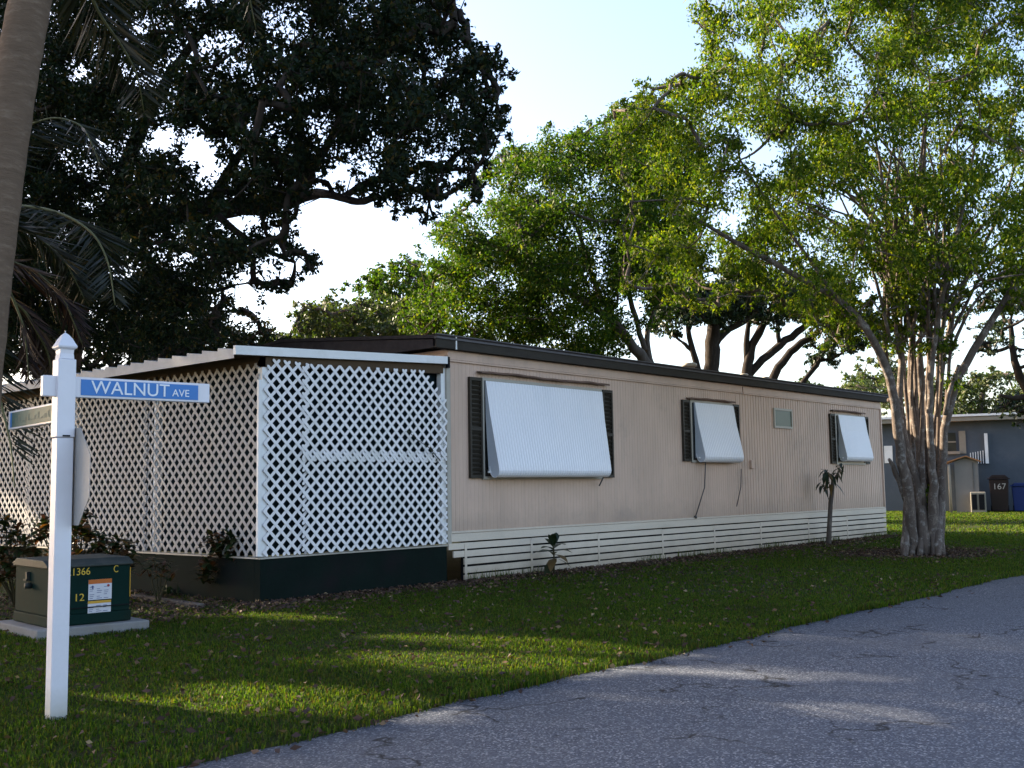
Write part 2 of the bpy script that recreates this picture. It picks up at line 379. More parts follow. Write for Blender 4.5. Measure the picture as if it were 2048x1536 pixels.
for (px, py, y, r, hh) in ((1379, 742, 11.45, .15, .19), (1488, 755, 11.4, .09, .12), (1532, 762, 11.4, .08, .12)):
    v = ray(px, py); t = y/v[1]; p = EYE+v*t
    zz = 3.555+(y-WY+.13)/(RY-WY+.13)*(RZ-3.555)
    m = MB(); m.lathe((p[0], y, zz-.02), [(r*.7, 0), (r*.7, hh*.55+.02), (r, hh*.6), (r, hh*.9), (r*.8, hh)], 18)
    hb(m, 'roof_vent', MAT['frame'], roof)

def window(x0, x1, z0, z1, glass='darkglass'):
    m = MB(); t = .045
    for a, b in (((x0, z0), (x1, z0+t)), ((x0, z1-t), (x1, z1)), ((x0, z0+t), (x0+t, z1-t)), ((x1-t, z0+t), (x1, z1-t))):
        m.box((a[0], WY-.035, a[1]), (b[0], WY-.002, b[1]))
    f = hb(m, 'window', MAT['frame'])
    m = MB(); m.box((x0+t, WY-.020, z0+t), (x1-t, WY-.012, z1-t)); hb(m, 'pane', MAT[glass], f)
    return f
def shutter(x0, x1, z0, z1):
    m = MB(); t = .035
    m.box((x0, WY-.05, z0), (x0+t, WY-.004, z1)); m.box((x1-t, WY-.05, z0), (x1, WY-.004, z1))
    zm = z0+(z1-z0)*.47
    for a in (z0, zm, z1-t*1.4): m.box((x0+t, WY-.05, a), (x1-t, WY-.004, a+t*1.4))
    z = z0+.06
    while z < z1-.08:
        m.bar((x0+t, WY-.024, z), (x1-t, WY-.024, z), (0, .014, -.022), (0, .004, .003)); z += .068
    m.box((x0+.01, WY-.012, z0+.01), (x1-.01, WY-.0045, z1-.01))
    return hb(m, 'shutter', MAT['shutter'])
def awning(x0, x1, zt, h, o, skew=0):
    """ribbed metal awning: hinged at the top, swept outwards, rolled under at the foot; closed wings at both sides"""
    r = .095
    P = [(.05, 0), (.05+(o-.05)*.30, -h*.33), (o-.012, -h+.20)]
    for k in range(10):
        an = math.radians(k*20); P.append((o-r+r*math.cos(an), -h+r*1.1-r*1.1*math.sin(an)+.02))
    P.append((o-2*r-.01, -h+r*2.0))
    def xa(xx, b): return xx-skew*(-b/h)*(xx-x0)/(x1-x0)
    m = MB(); rows = []
    nx = max(8, int((x1-x0)/.062)); xs_ = np.linspace(x0, x1, nx*2+1)
    for i, xx in enumerate(xs_):
        d = .007 if i % 2 else 0
        rows.append([(xa(xx, b), WY-(a+d), zt+b) for a, b in P])
    m.grid(rows, False)
    aw = hb(m, 'window_awning', MAT['awning'], fix=False)
    sm = aw.modifiers.new('thickness', 'SOLIDIFY'); sm.thickness = .006
    for xx in (x0, x1):
        m = MB(); e = .006 if xx == x0 else -.006
        poly = [(WY-(a-.004), zt+b) for a, b in P[:-1]]+[(WY-(o-2*r-.03), zt-h+.10), (WY-.035, zt-h*.40), (WY-.02, zt)]
        n_ = len(poly); vv = [(xa(xx, z-zt)+q, y, z) for q in (e, e*1.8) for y, z in poly]
        m.add(vv, [tuple(range(n_)), tuple(range(2*n_-1, n_-1, -1))]+[((i+1) % n_, i, i+n_, (i+1) % n_+n_) for i in range(n_)])
        hb(m, 'side_wing', MAT['awning_side'], aw)
        m = MB(); q = .03 if xx == x0 else -.03
        m.tube([(xx+q-(skew if xx == x1 else 0), WY-.02, zt-h+.14), (xx+q-(skew if xx == x1 else 0), WY-o+.1, zt-h+.10)], .010, 6)
        hb(m, 'support_arm', MAT['rod'], aw)
    m = MB(); m.box((x0-.05, WY-.14, zt-h+.09), (x0-.004, WY-.11, zt-h+.12)); hb(m, 'catch', MAT['white'], aw)
    return aw
def hood(x0, x1, z):
    m = MB(); xs_ = np.linspace(x0, x1, 24); rows = []
    for a, b in ((0, 0), (.09, -.012), (.10, -.04), (.092, -.042), (.08, -.02), (0, -.012)):
        rows.append([(xx, WY-.002-a*(1+.12*math.sin(xx*7)), z+b+.008*math.sin(xx*3.1)+.004*math.sin(xx*13)) for xx in xs_])
    m.grid(rows, False); return hb(m, 'window_hood', MAT['rust'])
for (s0, s1, w0, w1, t0, t1, a0, a1, z0, z1, zt, h, o, sk) in (
        (11.71, 11.985, 11.99, 15.02, 15.035, 15.315, 12.06, 15.01, 1.50, 3.005, 2.965, 1.48, .30, .14),
        (17.57, 17.83, 17.86, 19.46, 19.46, 19.70, 17.99, 19.46, 1.80, 2.965, 2.93, 1.17, .25, 0),
        (23.93, 24.19, 24.22, 25.86, 25.86, 26.09, 24.36, 25.87, 1.80, 2.965, 2.95, 1.12, .23, 0)):
    shutter(s0, s1, z0, z1); shutter(t0, t1, z0, z1)
    window(w0, w1, z0-.02, z1+.01)
    awning(a0, a1, zt, h, o, sk)
hood(11.90, 15.18, 3.115); hood(17.75, 19.50, 3.03); hood(24.02, 25.85, 3.07)
m = MB(); m.tube([(18.2, WY-.12, 1.78), (18.12, WY-.13, 1.3), (17.93, WY-.03, .76)], .011, 6); m.tube([(17.93, WY-.03, .72), (17.93, WY-.03, .77)], .028, 8)
hb(m, 'hanging_rod', MAT['rod'])
m = MB(); m.tube([(19.60, WY-.1, 1.66), (19.56, WY-.1, 1.3), (19.49, WY-.03, .91)], .009, 6); hb(m, 'hanging_rod', MAT['rod'])
m = MB(); m.tube([(14.8, WY-.2, 1.52), (14.77, WY-.12, 1.36)], .012, 6); hb(m, 'hanging_rod', MAT['rod'])
window(21.22, 22.06, 2.545, 2.975, 'glass')
m = MB(); m.box((20.13, WY-.05, 1.67), (20.27, WY-.002, 1.845)); hb(m, 'outlet_box', MAT['siding'], bevel=.01)

# ------------------------------------------------------------------ lattice porch
PX, PYB = 8.03, 18.6                                                # outer corner and far end
porch = tag(empty('lattice_porch', (PX, WY, 0)), 'white lattice porch on a dark base at the left end of the mobile home', 'porch')
PO = np.array([PX, WY, 0])
def pb(m, name, mat, parent=porch, **k):
    m.v = [tuple(np.array(p)-PO) for p in m.v]; return m.build(name, mat, parent, **k)
def clip(p, d, poly):
    """part of the line p+t*d inside a convex outline"""
    t0, t1 = -1e9, 1e9; n = len(poly)
    for i in range(n):
        a = np.array(poly[i]); b = np.array(poly[(i+1) % n]); e = b-a; nrm = np.array([-e[1], e[0]])
        den = nrm@d; num = nrm@(a-p)
        if abs(den) < 1e-9:
            if num > 0: return None
            continue
        t = num/den
        if den > 0: t0 = max(t0, t)
        else: t1 = min(t1, t)
    return (t0, t1) if t1-t0 > .03 else None
def lattice(poly, place, phase=(0, 0), pitch=.166, wd=.038, th=.006):
    """two crossed layers of slats filling a counter-clockwise outline; place(u, z, layer depth) -> point"""
    m = MB(); P = np.array(poly); pp = pitch/math.sqrt(2)
    for ly, dr in ((0, (1, 1)), (1, (1, -1))):
        d = np.array(dr)/math.sqrt(2); nm = np.array([-d[1], d[0]])
        c = P@nm; k0 = math.floor(c.min()/pp)-1
        for k in range(k0, int(c.max()/pp)+2):
            off = k*pp+phase[ly]*pp; r = clip(nm*off, d, poly)
            if r is None: continue
            a, b = nm*off+d*(r[0]-.004), nm*off+d*(r[1]+.004)
            # slats with clipped corners
            q = [a+nm*wd*.5+d*.016, a+nm*wd*.16, a-nm*wd*.16, a-nm*wd*.5+d*.016, b-nm*wd*.5-d*.016, b-nm*wd*.16, b+nm*wd*.16, b+nm*wd*.5-d*.016]
            z0 = ly*th*1.02
            vs_ = [place(x[0], x[1], z0) for x in q]+[place(x[0], x[1], z0+th) for x in q]
            n = 8
            m.add(vs_, [tuple(range(n)), tuple(range(2*n-1, n-1, -1))]+[((i+1) % n, i, i+n, (i+1) % n+n) for i in range(n)])
    return m
ZL = .565
fplace = lambda y: (lambda u, z, d: (u, WY-y-d, z))
pb(lattice([(8.05, ZL), (8.74, ZL), (8.74, 2.97), (8.18, 2.99), (8.05, 2.86)], fplace(.012), (.1, .25)), 'lattice_panel', MAT['lattice'])
pb(lattice([(8.62, 1.73), (11.21, 1.73), (11.24, 2.62), (10.80, 3.03), (8.62, 2.96)], fplace(.030), (.3, .55)), 'lattice_panel', MAT['lattice'])
pb(lattice([(8.62, ZL), (11.20, ZL+.01), (11.20, 1.87), (8.62, 1.85)], fplace(.046), (.7, .05)), 'lattice_panel', MAT['lattice'])
lplace = lambda xx: (lambda u, z, d: (PX-xx-d, 30-u, z))            # left face; u runs towards the camera to keep outlines ordered
ys = [(11.14, 13.76), (13.66, 14.97), (14.86, 16.10), (16.0, 17.25), (17.15, 18.58)]
for i, (a, b) in enumerate(ys):
    top = 2.93-.012*i
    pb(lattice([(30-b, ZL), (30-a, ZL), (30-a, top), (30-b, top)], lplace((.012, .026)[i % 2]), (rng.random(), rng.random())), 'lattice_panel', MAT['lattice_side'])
# posts
for (xx, yy, zt) in ((PX, WY, 2.98), (11.15, WY, 3.1), (PX, 13.46, 2.95), (PX, 15.74, 2.95), (PX, 18.5, 2.95)):
    m = MB(); m.box((xx, yy+.002, .56), (xx+.09, yy+.09, zt))
    if yy == WY and xx == PX: m.box((xx-.055, yy-.01, .565), (xx-.006, yy+.028, 2.72))
    pb(m, 'post', MAT['white'], bevel=.004)
# dark mesh hung inside the lattice
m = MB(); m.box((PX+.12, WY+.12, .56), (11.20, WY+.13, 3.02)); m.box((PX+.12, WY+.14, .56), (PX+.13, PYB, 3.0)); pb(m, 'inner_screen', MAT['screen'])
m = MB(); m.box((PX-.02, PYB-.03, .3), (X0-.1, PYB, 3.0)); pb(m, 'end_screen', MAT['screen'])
# base
m = MB(); m.box((PX-.012, WY-.005, -.05), (11.235, WY+.12, .53)); m.box((PX-.012, WY+.12, -.05), (PX+.12, PYB, .53))
pb(m, 'base_wall', MAT['base'], bevel=.006)
m = MB(); m.box((PX-.03, WY-.022, .532), (11.245, WY+.13, .552)); m.box((PX-.03, WY+.132, .532), (PX+.13, PYB, .552))
pb(m, 'base_ledge', MAT['frame'])
# roof of metal pans running down from the home to the outer edge
RXO, RXI = 7.60, 11.22
def rz(x): return 3.03+(x-RXO)*(3.19-3.03)/(RXI-RXO)
m = MB(); y = WY-.02; pan = .34
m2 = MB()
while y < PYB+.2:
    pr = [(y, .030), (y+.02, .032), (y+pan-.03, .072), (y+pan-.006, .078), (y+pan, .030)]
    m2.grid([[(x_, a, rz(x_)+b) for a, b in pr] for x_ in (RXO-.0, RXI)], False)
    m2.grid([[(RXO, a, rz(RXO)-.075) for a, b in pr], [(RXO, a, rz(RXO)+b) for a, b in pr]], False)
    y += pan
MAT['pan'] = paint('shaded_metal_pans', (.40, .39, .39), .55, .15, 4, 40, dirt=(.25, .23, .21))  # white pans made grey: their shade is put into the colour
pr_ = pb(m2, 'roof_panel', MAT['pan'])
md = pr_.modifiers.new('thickness', 'SOLIDIFY'); md.thickness = .004
m = MB()
m.prism([(RXO-.01, rz(RXO)-.035), (RXI, rz(RXI)-.035), (RXI, rz(RXI)+.075), (RXO-.01, rz(RXO)+.075)], WY-.075, WY-.022, 1)
pb(m, 'fascia', MAT['white'], bevel=.003)
m = MB(); m.prism([(RXI+.002, rz(RXI)-.09), (RXI+.04, rz(RXI)-.09), (RXI+.04, rz(RXI)+.07), (RXI+.002, rz(RXI)+.07)], WY-.08, WY-.024, 1); pb(m, 'fascia_cap', MAT['dark'])
m = MB(); m.prism([(PX-.0, rz(PX)-.17), (11.2, rz(11.2)-.17), (11.2, rz(11.2)-.04), (PX, rz(PX)-.04)], WY+.0, WY+.05, 1)
m.prism([(WY, rz(PX)-.16), (PYB, rz(PX)-.16), (PYB, rz(PX)-.02), (WY, rz(PX)-.02)], PX+.0, PX+.05, 0); pb(m, 'header_beam', MAT['soffit'])
m = MB(); m.grid([[(RXO+.02, WY+.0, rz(RXO)-.02), (RXI, WY+.0, rz(RXI)-.02)], [(RXO+.02, PYB, rz(RXO)-.02), (RXI, PYB, rz(RXI)-.02)]], False); pb(m, 'ceiling', MAT['soffit'])

# ------------------------------------------------------------------ lettering
def text_mesh(s, size, extrude=.002, font_scale_x=1.0):
    cu = bpy.data.curves.new('lettering', 'FONT'); cu.body = s; cu.size = size; cu.extrude = extrude
    cu.align_x = 'LEFT'; cu.align_y = 'BOTTOM_BASELINE'
    o = bpy.data.objects.new('lettering', cu); col.objects.link(o)
    dg = bpy.context.evaluated_depsgraph_get(); me_ = bpy.data.meshes.new_from_object(o.evaluated_get(dg))
    bpy.data.objects.remove(o)
    for v in me_.vertices: v.co.x *= font_scale_x
    return me_
def text(s, name, mat, parent, loc, rotz, size, width=None):
    """upright text whose front looks along -Y before turning by rotz"""
    me_ = text_mesh(s, size)
    if width:
        xs_ = [v.co.x for v in me_.vertices]; k = width/(max(xs_)-min(xs_)); x_0 = min(xs_)
        for v in me_.vertices: v.co.x = (v.co.x-x_0)*k
    me_.materials.append(mat)
    o = bpy.data.objects.new(name, me_); o.location = loc; o.rotation_euler = (math.pi/2, 0, rotz)
    return link(o, parent)

# ------------------------------------------------------------------ street sign
pc = ground(115, 1437); pc = np.array([pc[0], pc[1]+.02, 0])
post = tag(empty('street_sign_post', pc, math.radians(-8)), 'white vinyl post with two street name arms and a sign plate', 'street sign')
hw = .051
m = MB(); m.lathe((0, 0, 0), [(hw, -.3), (hw, 1.70)], sq=True, smooth=False); m.build('post', MAT['pvc'], post, bevel=.006)
m = MB(); m.lathe((0, 0, 0), [(hw+.004, 1.702), (hw+.004, 2.19)], sq=True, smooth=False)
m.build('sleeve', MAT['pvc'], post, bevel=.006)
m = MB(); m.box((-.02, -hw-.0075, 1.706), (.025, -hw-.0045, 1.716)); m.build('slot', MAT['dark'], post)
m = MB(); m.lathe((0, 0, 0), [(hw-.006, 2.192), (hw-.010, 2.225), (hw-.008, 2.25), (hw+.006, 2.262), (hw+.008, 2.272), (hw-.004, 2.295), (hw-.014, 2.318), (hw-.032, 2.345), (hw-.050, 2.362), (.004, 2.372)], sq=True, smooth=False)
m.build('finial', MAT['pvc'], post, bevel=.004)
L1, L2, az0, az1, bz0, bz1 = .96, 1.04, 1.955, 2.085, 1.80, 1.928
m = MB(); m.box((-.135, -.024, az0), (L1, .024, az1)); arm = m.build('sign_arm', MAT['pvc'], post, bevel=.006)
arm['label'] = 'upper arm with a blue WALNUT AVE face'
m = MB(); m.box((.095, -.0275, az0+.015), (L1-.085, -.0255, az1-.015)); fc = m.build('sign_face', MAT['blue'], arm)
text('WALNUT', 'lettering', MAT['letter'], arm, (.158, -.0285, az0+.029), 0, .118, .515)
text('AVE', 'lettering', MAT['letter'], arm, (.692, -.0285, az0+.034), 0, .068, .118)
m = MB(); m.box((-.024, -.03, bz0), (.024, L2, bz1)); arm2 = m.build('sign_arm', MAT['pvc'], post, bevel=.006)
arm2['label'] = 'lower arm seen nearly edge on with a faded teal face'
m = MB(); m.box((-.0275, .075, bz0+.014), (-.0255, L2-.09, bz1-.014)); m.build('sign_face', MAT['teal'], arm2)
m = MB(); m.box((-.0275, L2-.088, bz0+.014), (-.0255, L2-.055, bz1-.014)); m.build('sign_edge', MAT['blue'], arm2)
m = MB()                                                            # the letters are worn away: only faint upright strokes are left
for k in range(11):
    yy = .17+k*.066
    for e in range(2): m.box((-.0290, yy+e*.024, bz0+.04), (-.0282, yy+e*.024+.009, bz1-.04-.018*((k*7+e*3) % 3)))
m.build('worn_lettering', MAT['fadedletter'], arm2)
m = MB(); R8 = .30/math.cos(math.pi/8)
m.prism([(R8*math.cos(math.pi/8+k*math.pi/4), 1.46+R8*math.sin(math.pi/8+k*math.pi/4)) for k in range(8)], hw+.012, hw+.016, 0)
pl = m.build('octagonal_plate', MAT['signback'], post)
for z in (1.38, 1.54):
    m = MB(); m.tube([(hw-.005, 0, z), (hw+.03, 0, z)], .012, 8); m.build('bolt', MAT['rod'], pl)

# ------------------------------------------------------------------ transformer
ta = math.radians(-6)
tc = ground(93, 1256, .1)
box = tag(empty('utility_cabinet', (tc[0], tc[1], 0), ta), 'dark green electrical cabinet with yellow numbers and two warning labels', 'utility cabinet')
BW, BD, BZ0, BZ1 = .82, .92, .10, .66
pad = MB(); pad.box((-.12, -.10, -.05), (BW+.15, BD+.14, .095)); po = pad.build('concrete_pad', MAT['concrete'], None, bevel=.015)
po.location = (tc[0], tc[1], 0); po.rotation_euler = (0, 0, ta); tag(po, 'low concrete pad under the dark green electrical cabinet', 'concrete pad')
m = MB(); m.box((0, 0, BZ0), (BW, BD, BZ0+.10)); m.box((.012, .012, BZ0+.10), (BW-.012, BD-.012, BZ1)); m.build('cabinet', MAT['cabinet'], box, bevel=.01)
m = MB(); m.prism([(-.012, BZ1-.012), (-.012, BZ1+.012), (.10, BZ1+.062), (BD-.1, BZ1+.066), (BD+.012, BZ1+.02), (BD+.012, BZ1-.012)], -.012, BW+.012, 0)
m.build('lid', MAT['lid'], box, bevel=.008)
m = MB(); m.box((.02, -.004, BZ0+.155), (BW-.02, .011, BZ0+.163)); m.build('seam', MAT['dark'], box)
m = MB(); m.box((-.02, .50, .53), (.011, .545, .60)); m.box((-.03, .49, .515), (.011, .57, .53)); m.tube([(-.05, .46, .47), (.012, .46, .47)], .028, 12); m.build('latch', MAT['lid'], box)
fy = .0105
text('21366', 'number', MAT['yellow'], box, (.182, fy, .572), 0, .10, .225)
text('C', 'number', MAT['yellow'], box, (.64, fy, .578), 0, .10, .045)
text('12', 'number', MAT['yellow'], box, (.272, fy, .325), 0, .10, .082)
m = MB(); m.box((BW-.016, .004, .33), (BW-.010, .0115, .62)); m.build('marker_strip', MAT['amber'], box)
def wlabel(x, z, wd_, ht, hd, mat):
    m = MB(); m.box((x, .009, z), (x+wd_, .0115, z+ht)); o = m.build('warning_label', MAT['label'], box)
    m = MB(); m.box((x, .008, z+ht-hd), (x+wd_, .0089, z+ht)); m.build('header', MAT[mat], o)
    m = MB(); k = 0
    for r in range(int((ht-hd)/.018)-1):
        for q in range(3):
            x_ = x+.012+q*(wd_-.02)/3
            if (r+q) % 4 == 3: continue
            m.box((x_, .008, z+.012+r*.018), (x_+(wd_-.02)/3*(.45+.4*((r*5+q*3) % 4)/4), .0089, z+.017+r*.018))
    m.build('small_print', MAT['ink'], o)
    return o
wl = wlabel(.393, .325, .23, .195, .042, 'orange')
m = MB(); m.tube([(.393+.195, .0086, .455), (.393+.195, .0078, .455)], .013, 12); m.build('symbol', MAT['redink'], wl)
m = MB(); m.tube([(.393+.040, .0086, .452), (.393+.040, .0078, .452)], .012, 8); m.box((.393+.034, .0078, .425), (.393+.048, .0086, .445)); m.build('symbol', MAT['ink'], wl)
wlabel(.390, .20, .228, .115, .025, 'amber')

# ------------------------------------------------------------------ vegetation builders
def unit(a): return a/(np.linalg.norm(a, axis=-1, keepdims=True)+1e-9)
SD = np.array(SDIR)
# gaps in the canopies that let the low sun through to the ground: centre x, y and half-sizes where the beam lands
BEAMS = [(7.2, 6.3, .24, 1.3, 0), (6.3, 5.9, .34, .9, 0), (4.55, 5.7, .28, .9, 0), (7.1, 10.6, .24, 1.5, 0), (5.75, 4.4, .10, .4, .12), (6.7, 5.6, .16, .4, 0),
         (6.95, 4.5, .08, .7, .1), (6.3, 2.9, .14, .4, .12), (5.2, 3.4, .10, .2, .15), (3.8, 6.3, .18, .6, 0), (5.4, 7.8, .2, .6, .15), (7.4, 14.2, .35, .6, 0), (5.7, 6.4, .16, .5, .1), (7.4, 3.8, .06, .4, .15), (8.48, 15.2, .22, .5, 0), (4.9, 8.6, .25, .7, .3), (4.1, 7.6, .2, .6, .3)]
SH = np.array([math.cos(SUN_AZ), math.sin(SUN_AZ)])
def open_beam(P):
    g = (P-SD*(P[:, 2:3]/SD[2]))[:, :2]; k = np.ones(len(P), bool)
    for x, y, a, b, leak in BEAMS:
        d = g-[x, y]; k &= (((d@[SH[1], -SH[0]])/(a+.09))**2+((d@SH)/(b+.25))**2 > 1) | (rng.random(len(P)) < leak)
    return k
def cards(name, P, A, L, Wd, mat, parent, r, fold=.18):
    n = len(P); A = unit(A); s = unit(np.cross(A, r.normal(size=(n, 3)))); nm = np.cross(A, s)
    L = np.broadcast_to(L, n)[:, None]; Wd = np.broadcast_to(Wd, n)[:, None]
    V = np.empty((n, 4, 3)); f = nm*Wd*fold
    V[:, 0] = P-A*L*.5; V[:, 1] = P+s*Wd*.5+f-A*L*.06; V[:, 2] = P+A*L*.5; V[:, 3] = P-s*Wd*.5+f-A*L*.06
    return raw_mesh(name, V.reshape(-1, 3), np.arange(n*4).reshape(n, 4), mat, parent)

def in_poly(x, y, poly):
    c = False; n = len(poly); j = n-1
    for i in range(n):
        xi, yi = poly[i]; xj, yj = poly[j]
        if (yi > y) != (yj > y) and x < (xj-xi)*(y-yi)/(yj-yi)+xi: c = not c
        j = i
    return c
def edge_dist(x, y, poly):
    p = np.array(poly, float); q = np.roll(p, -1, 0); d = q-p; w_ = np.array([x, y])-p
    t = np.clip((w_*d).sum(1)/((d*d).sum(1)+1e-9), 0, 1)[:, None]
    return np.sqrt((((p+d*t)-[x, y])**2).sum(1)).min()
def crown_clumps(poly, holes, depth, spread, n, rr, r, edge_pow=1.0):
    """clump centres and radii filling a crown outline through its whole thickness"""
    p = np.array(poly); lo, hi = p.min(0), p.max(0); C, R = [], []; pts = []
    tries = 0
    while len(C) < n and tries < n*60:
        tries += 1
        x, y = r.uniform(lo[0], hi[0]), r.uniform(lo[1], hi[1])
        if not in_poly(x, y, poly): continue
        e = edge_dist(x, y, poly); rad = r.uniform(*rr)
        rad = min(rad, max(e*1.15, rr[0]*.55))
        if any((x-a)**2+(y-b)**2 < (c+rad*.30)**2 for a, b, c in holes): continue
        th = spread*math.sqrt(min(1, .12+e/140))
        dp = (depth(x, y) if callable(depth) else depth)+th*r.uniform(-1, 1)
        if any((x-a)**2+(y-b)**2+((dp-c)*F/dp)**2 < (.45*rad)**2 for a, b, c in pts[-250:]): continue
        pts.append((x, y, dp)); C.append(at(x, y, dp)); R.append(rad*dp/F)
    return np.array(C), np.array(R)
def feather(poly, n, depth, spread, rr, r, out=14):
    """small outlying sprays round a crown's edge"""
    p = np.array(poly, float); q = np.roll(p, -1, 0); ln = np.linalg.norm(q-p, axis=1); C, R = [], []
    while len(C) < n:
        i = r.choice(len(p), p=ln/ln.sum()); t = r.random(); x, y = p[i]*(1-t)+q[i]*t+r.normal(size=2)*out
        if x < -100 or x > 2150 or y < -100: continue
        dp = (depth(x, y) if callable(depth) else depth)+spread*r.uniform(-1, 1)
        C.append(at(x, y, dp)); R.append(r.uniform(*rr)*dp/F)
    return np.array(C), np.array(R)
def join(*cs): return np.concatenate([c[0] for c in cs]), np.concatenate([c[1] for c in cs])
def bez(a, b, c, n):
    t = np.linspace(0, 1, n)[:, None]; return (1-t)**2*a+2*t*(1-t)*b+t*t*c
def tree(name, label, base, limbs, clumps, leafmat, barkmat, leaf=(.08, .04), dens=900, droop=.4, r=None, group=None, cat='tree', twig=.012, sprays=24, carve=True, spray_r=.30, trunk_sides=10, rmax=.06):
    """limbs: list of (points, radii); clumps: (centres, radii). Limbs reach every clump by branches; leaves hang in sprays."""
    r = r or np.random.default_rng(1)
    base = np.asarray(base, float)
    root = tag(empty(name, base), label, cat, group)
    mb = MB(); nodes = []
    for pts, rad in limbs:
        pts = np.array(pts, float); rad = np.interp(np.linspace(0, 1, len(pts)), np.linspace(0, 1, len(np.atleast_1d(rad))), np.atleast_1d(rad))
        # smooth resample with a little wander
        s_ = np.concatenate([[0], np.cumsum(np.linalg.norm(np.diff(pts, axis=0), axis=1))]); k = max(6, int(s_[-1]/.25))
        k = min(k, 60); tt = np.linspace(0, s_[-1], k)
        q = np.stack([np.interp(tt, s_, pts[:, i]) for i in range(3)], 1)
        for _ in range(2): q[1:-1] = (q[:-2]+2*q[1:-1]+q[2:])/4
        rr_ = np.interp(tt, s_, rad)
        q[1:-1] += r.normal(size=(k-2, 3))*rr_[1:-1, None]*.12
        mb.tube(list(q-base), list(rr_), trunk_sides, wob=.06)
        for i in range(k//4, k): nodes.append((q[i], rr_[i]))
    C, R = clumps
    NP = np.array([a for a, _ in nodes]); par = [None]*len(C); todo = list(range(len(C)))
    src = [('n', i) for i in range(len(NP))]; allP = [p for p in NP]
    dmin = np.array([np.linalg.norm(NP-C[i], axis=1).min() for i in todo]); best = np.array([np.linalg.norm(NP-C[i], axis=1).argmin() for i in todo])
    done = np.zeros(len(C), bool); order = []
    for _ in range(len(C)):
        i = int(np.where(done, 1e9, dmin).argmin()); done[i] = True; par[i] = src[best[i]]; order.append(i)
        src.append(('c', i)); d = np.linalg.norm(C-C[i], axis=1)*1.12; u = (d < dmin) & (d < dmin*.8); best[u] = len(src)-1; dmin[u] = d[u]
    desc = np.ones(len(C))
    for i in reversed(order):
        if par[i][0] == 'c': desc[par[i][1]] += desc[i]
    for i in order:
        a = C[par[i][1]] if par[i][0] == 'c' else NP[par[i][1]]
        r0 = min(twig*math.sqrt(desc[i])+.004, rmax)
        if par[i][0] == 'n': r0 = min(r0, nodes[par[i][1]][1]*.8)
        L = np.linalg.norm(C[i]-a); mid = (a+C[i])/2+r.normal(size=3)*L*.12+[0, 0, -.04*L]
        kids = desc[i] > 1
        mb.tube(list(bez(a, mid, C[i], 6)-base), list(np.linspace(r0, max(.004, min(rmax*.97, twig*math.sqrt(max(desc[i]-1, 0))*.95) if kids else .005), 6)), 5, cap=False)
        for _ in range(3):                                          # twigs inside the clump
            e = C[i]+unit(r.normal(size=3))*R[i]*.9
            mb.tube([C[i]-base, (C[i]+e)/2-base+r.normal(size=3)*R[i]*.1, e-base], [.008, .006, .003], 4, cap=False)
    tr = mb.build('trunk', barkmat, root, fix=False)
    P, A = [], []
    for c, rad in zip(C, R):
        n = max(12, int(dens*rad*rad)); k = max(2, n//sprays)
        d = unit(r.normal(size=(k, 3))); sc0 = c+d*(rad*r.uniform(.25, 1, size=(k, 1))**.6)*np.array([1, 1, .82])
        idx = r.integers(0, k, n)
        off = r.normal(size=(n, 3))*spray_r*rad*np.array([1, 1, .75])
        p = sc0[idx]+off
        a = unit(r.normal(size=(n, 3)))*.8+d[idx]*.45+np.array([0, 0, -droop])
        P.append(p); A.append(a)
    P = np.concatenate(P); A = np.concatenate(A)
    if carve: k = open_beam(P); P, A = P[k], A[k]
    n = len(P); L = leaf[0]*r.uniform(.65, 1.25, n); Wd = leaf[1]*r.uniform(.7, 1.2, n)
    cards('crown', P-base, A, L, Wd, leafmat, root, r)
    return root
def px_limb(spec, d0, d1=None):
    """limb drawn as points (x, y, half width in pixels) running from depth d0 to d1"""
    n = len(spec); ds = np.linspace(d0, d1 if d1 else d0, n)
    return [at(x, y, d) for (x, y, _), d in zip(spec, ds)], [h*d/F for (_, _, h), d in zip(spec, ds)]

# ------------------------------------------------------------------ fig tree on the lawn, right
rg = np.random.default_rng(11)
D = 20.4
tb = ground(1845, 1108)
limbs = []
def L_(spec, d0, d1): limbs.append(px_limb(spec, d0, d1))
L_([(1822, 1112, 17), (1826, 1080, 14), (1820, 1000, 15), (1806, 930, 14), (1797, 870, 13), (1790, 800, 12), (1780, 750, 12), (1757, 700, 11), (1735, 655, 10), (1690, 605, 9), (1600, 556, 8), (1500, 500, 7), (1420, 455, 5), (1330, 400, 3)], 20.0, 18.4)
L_([(1850, 1115, 18), (1848, 1060, 17), (1840, 1000, 14), (1818, 900, 10), (1797, 840, 9), (1795, 790, 9), (1806, 760, 8), (1802, 700, 7), (1790, 650, 7), (1785, 580, 6), (1760, 480, 5), (1700, 330, 3)], 19.9, 20.6)
L_([(1846, 1090, 16), (1848, 1000, 12), (1838, 900, 8), (1826, 820, 8), (1818, 760, 7), (1822, 690, 6), (1828, 600, 6), (1815, 480, 5), (1790, 330, 3), (1780, 180, 2)], 20.3, 22)
L_([(1856, 1090, 14), (1856, 960, 9), (1846, 860, 8), (1842, 790, 7), (1836, 720, 6), (1842, 640, 5), (1870, 520, 5), (1880, 380, 3)], 20.8, 22.5)
L_([(1862, 1108, 17), (1868, 1020, 14), (1864, 940, 10), (1858, 850, 9), (1860, 760, 8), (1868, 680, 7), (1882, 600, 7), (1905, 500, 6), (1935, 380, 4), (1960, 230, 3)], 20.0, 19.0)
L_([(1874, 1108, 16), (1880, 1030, 13), (1884, 940, 11), (1888, 860, 10), (1902, 790, 11), (1922, 740, 11), (1945, 700, 10), (1985, 640, 9), (2020, 585, 9), (2060, 520, 8), (2120, 430, 6), (2180, 330, 4)], 20.2, 19.6)
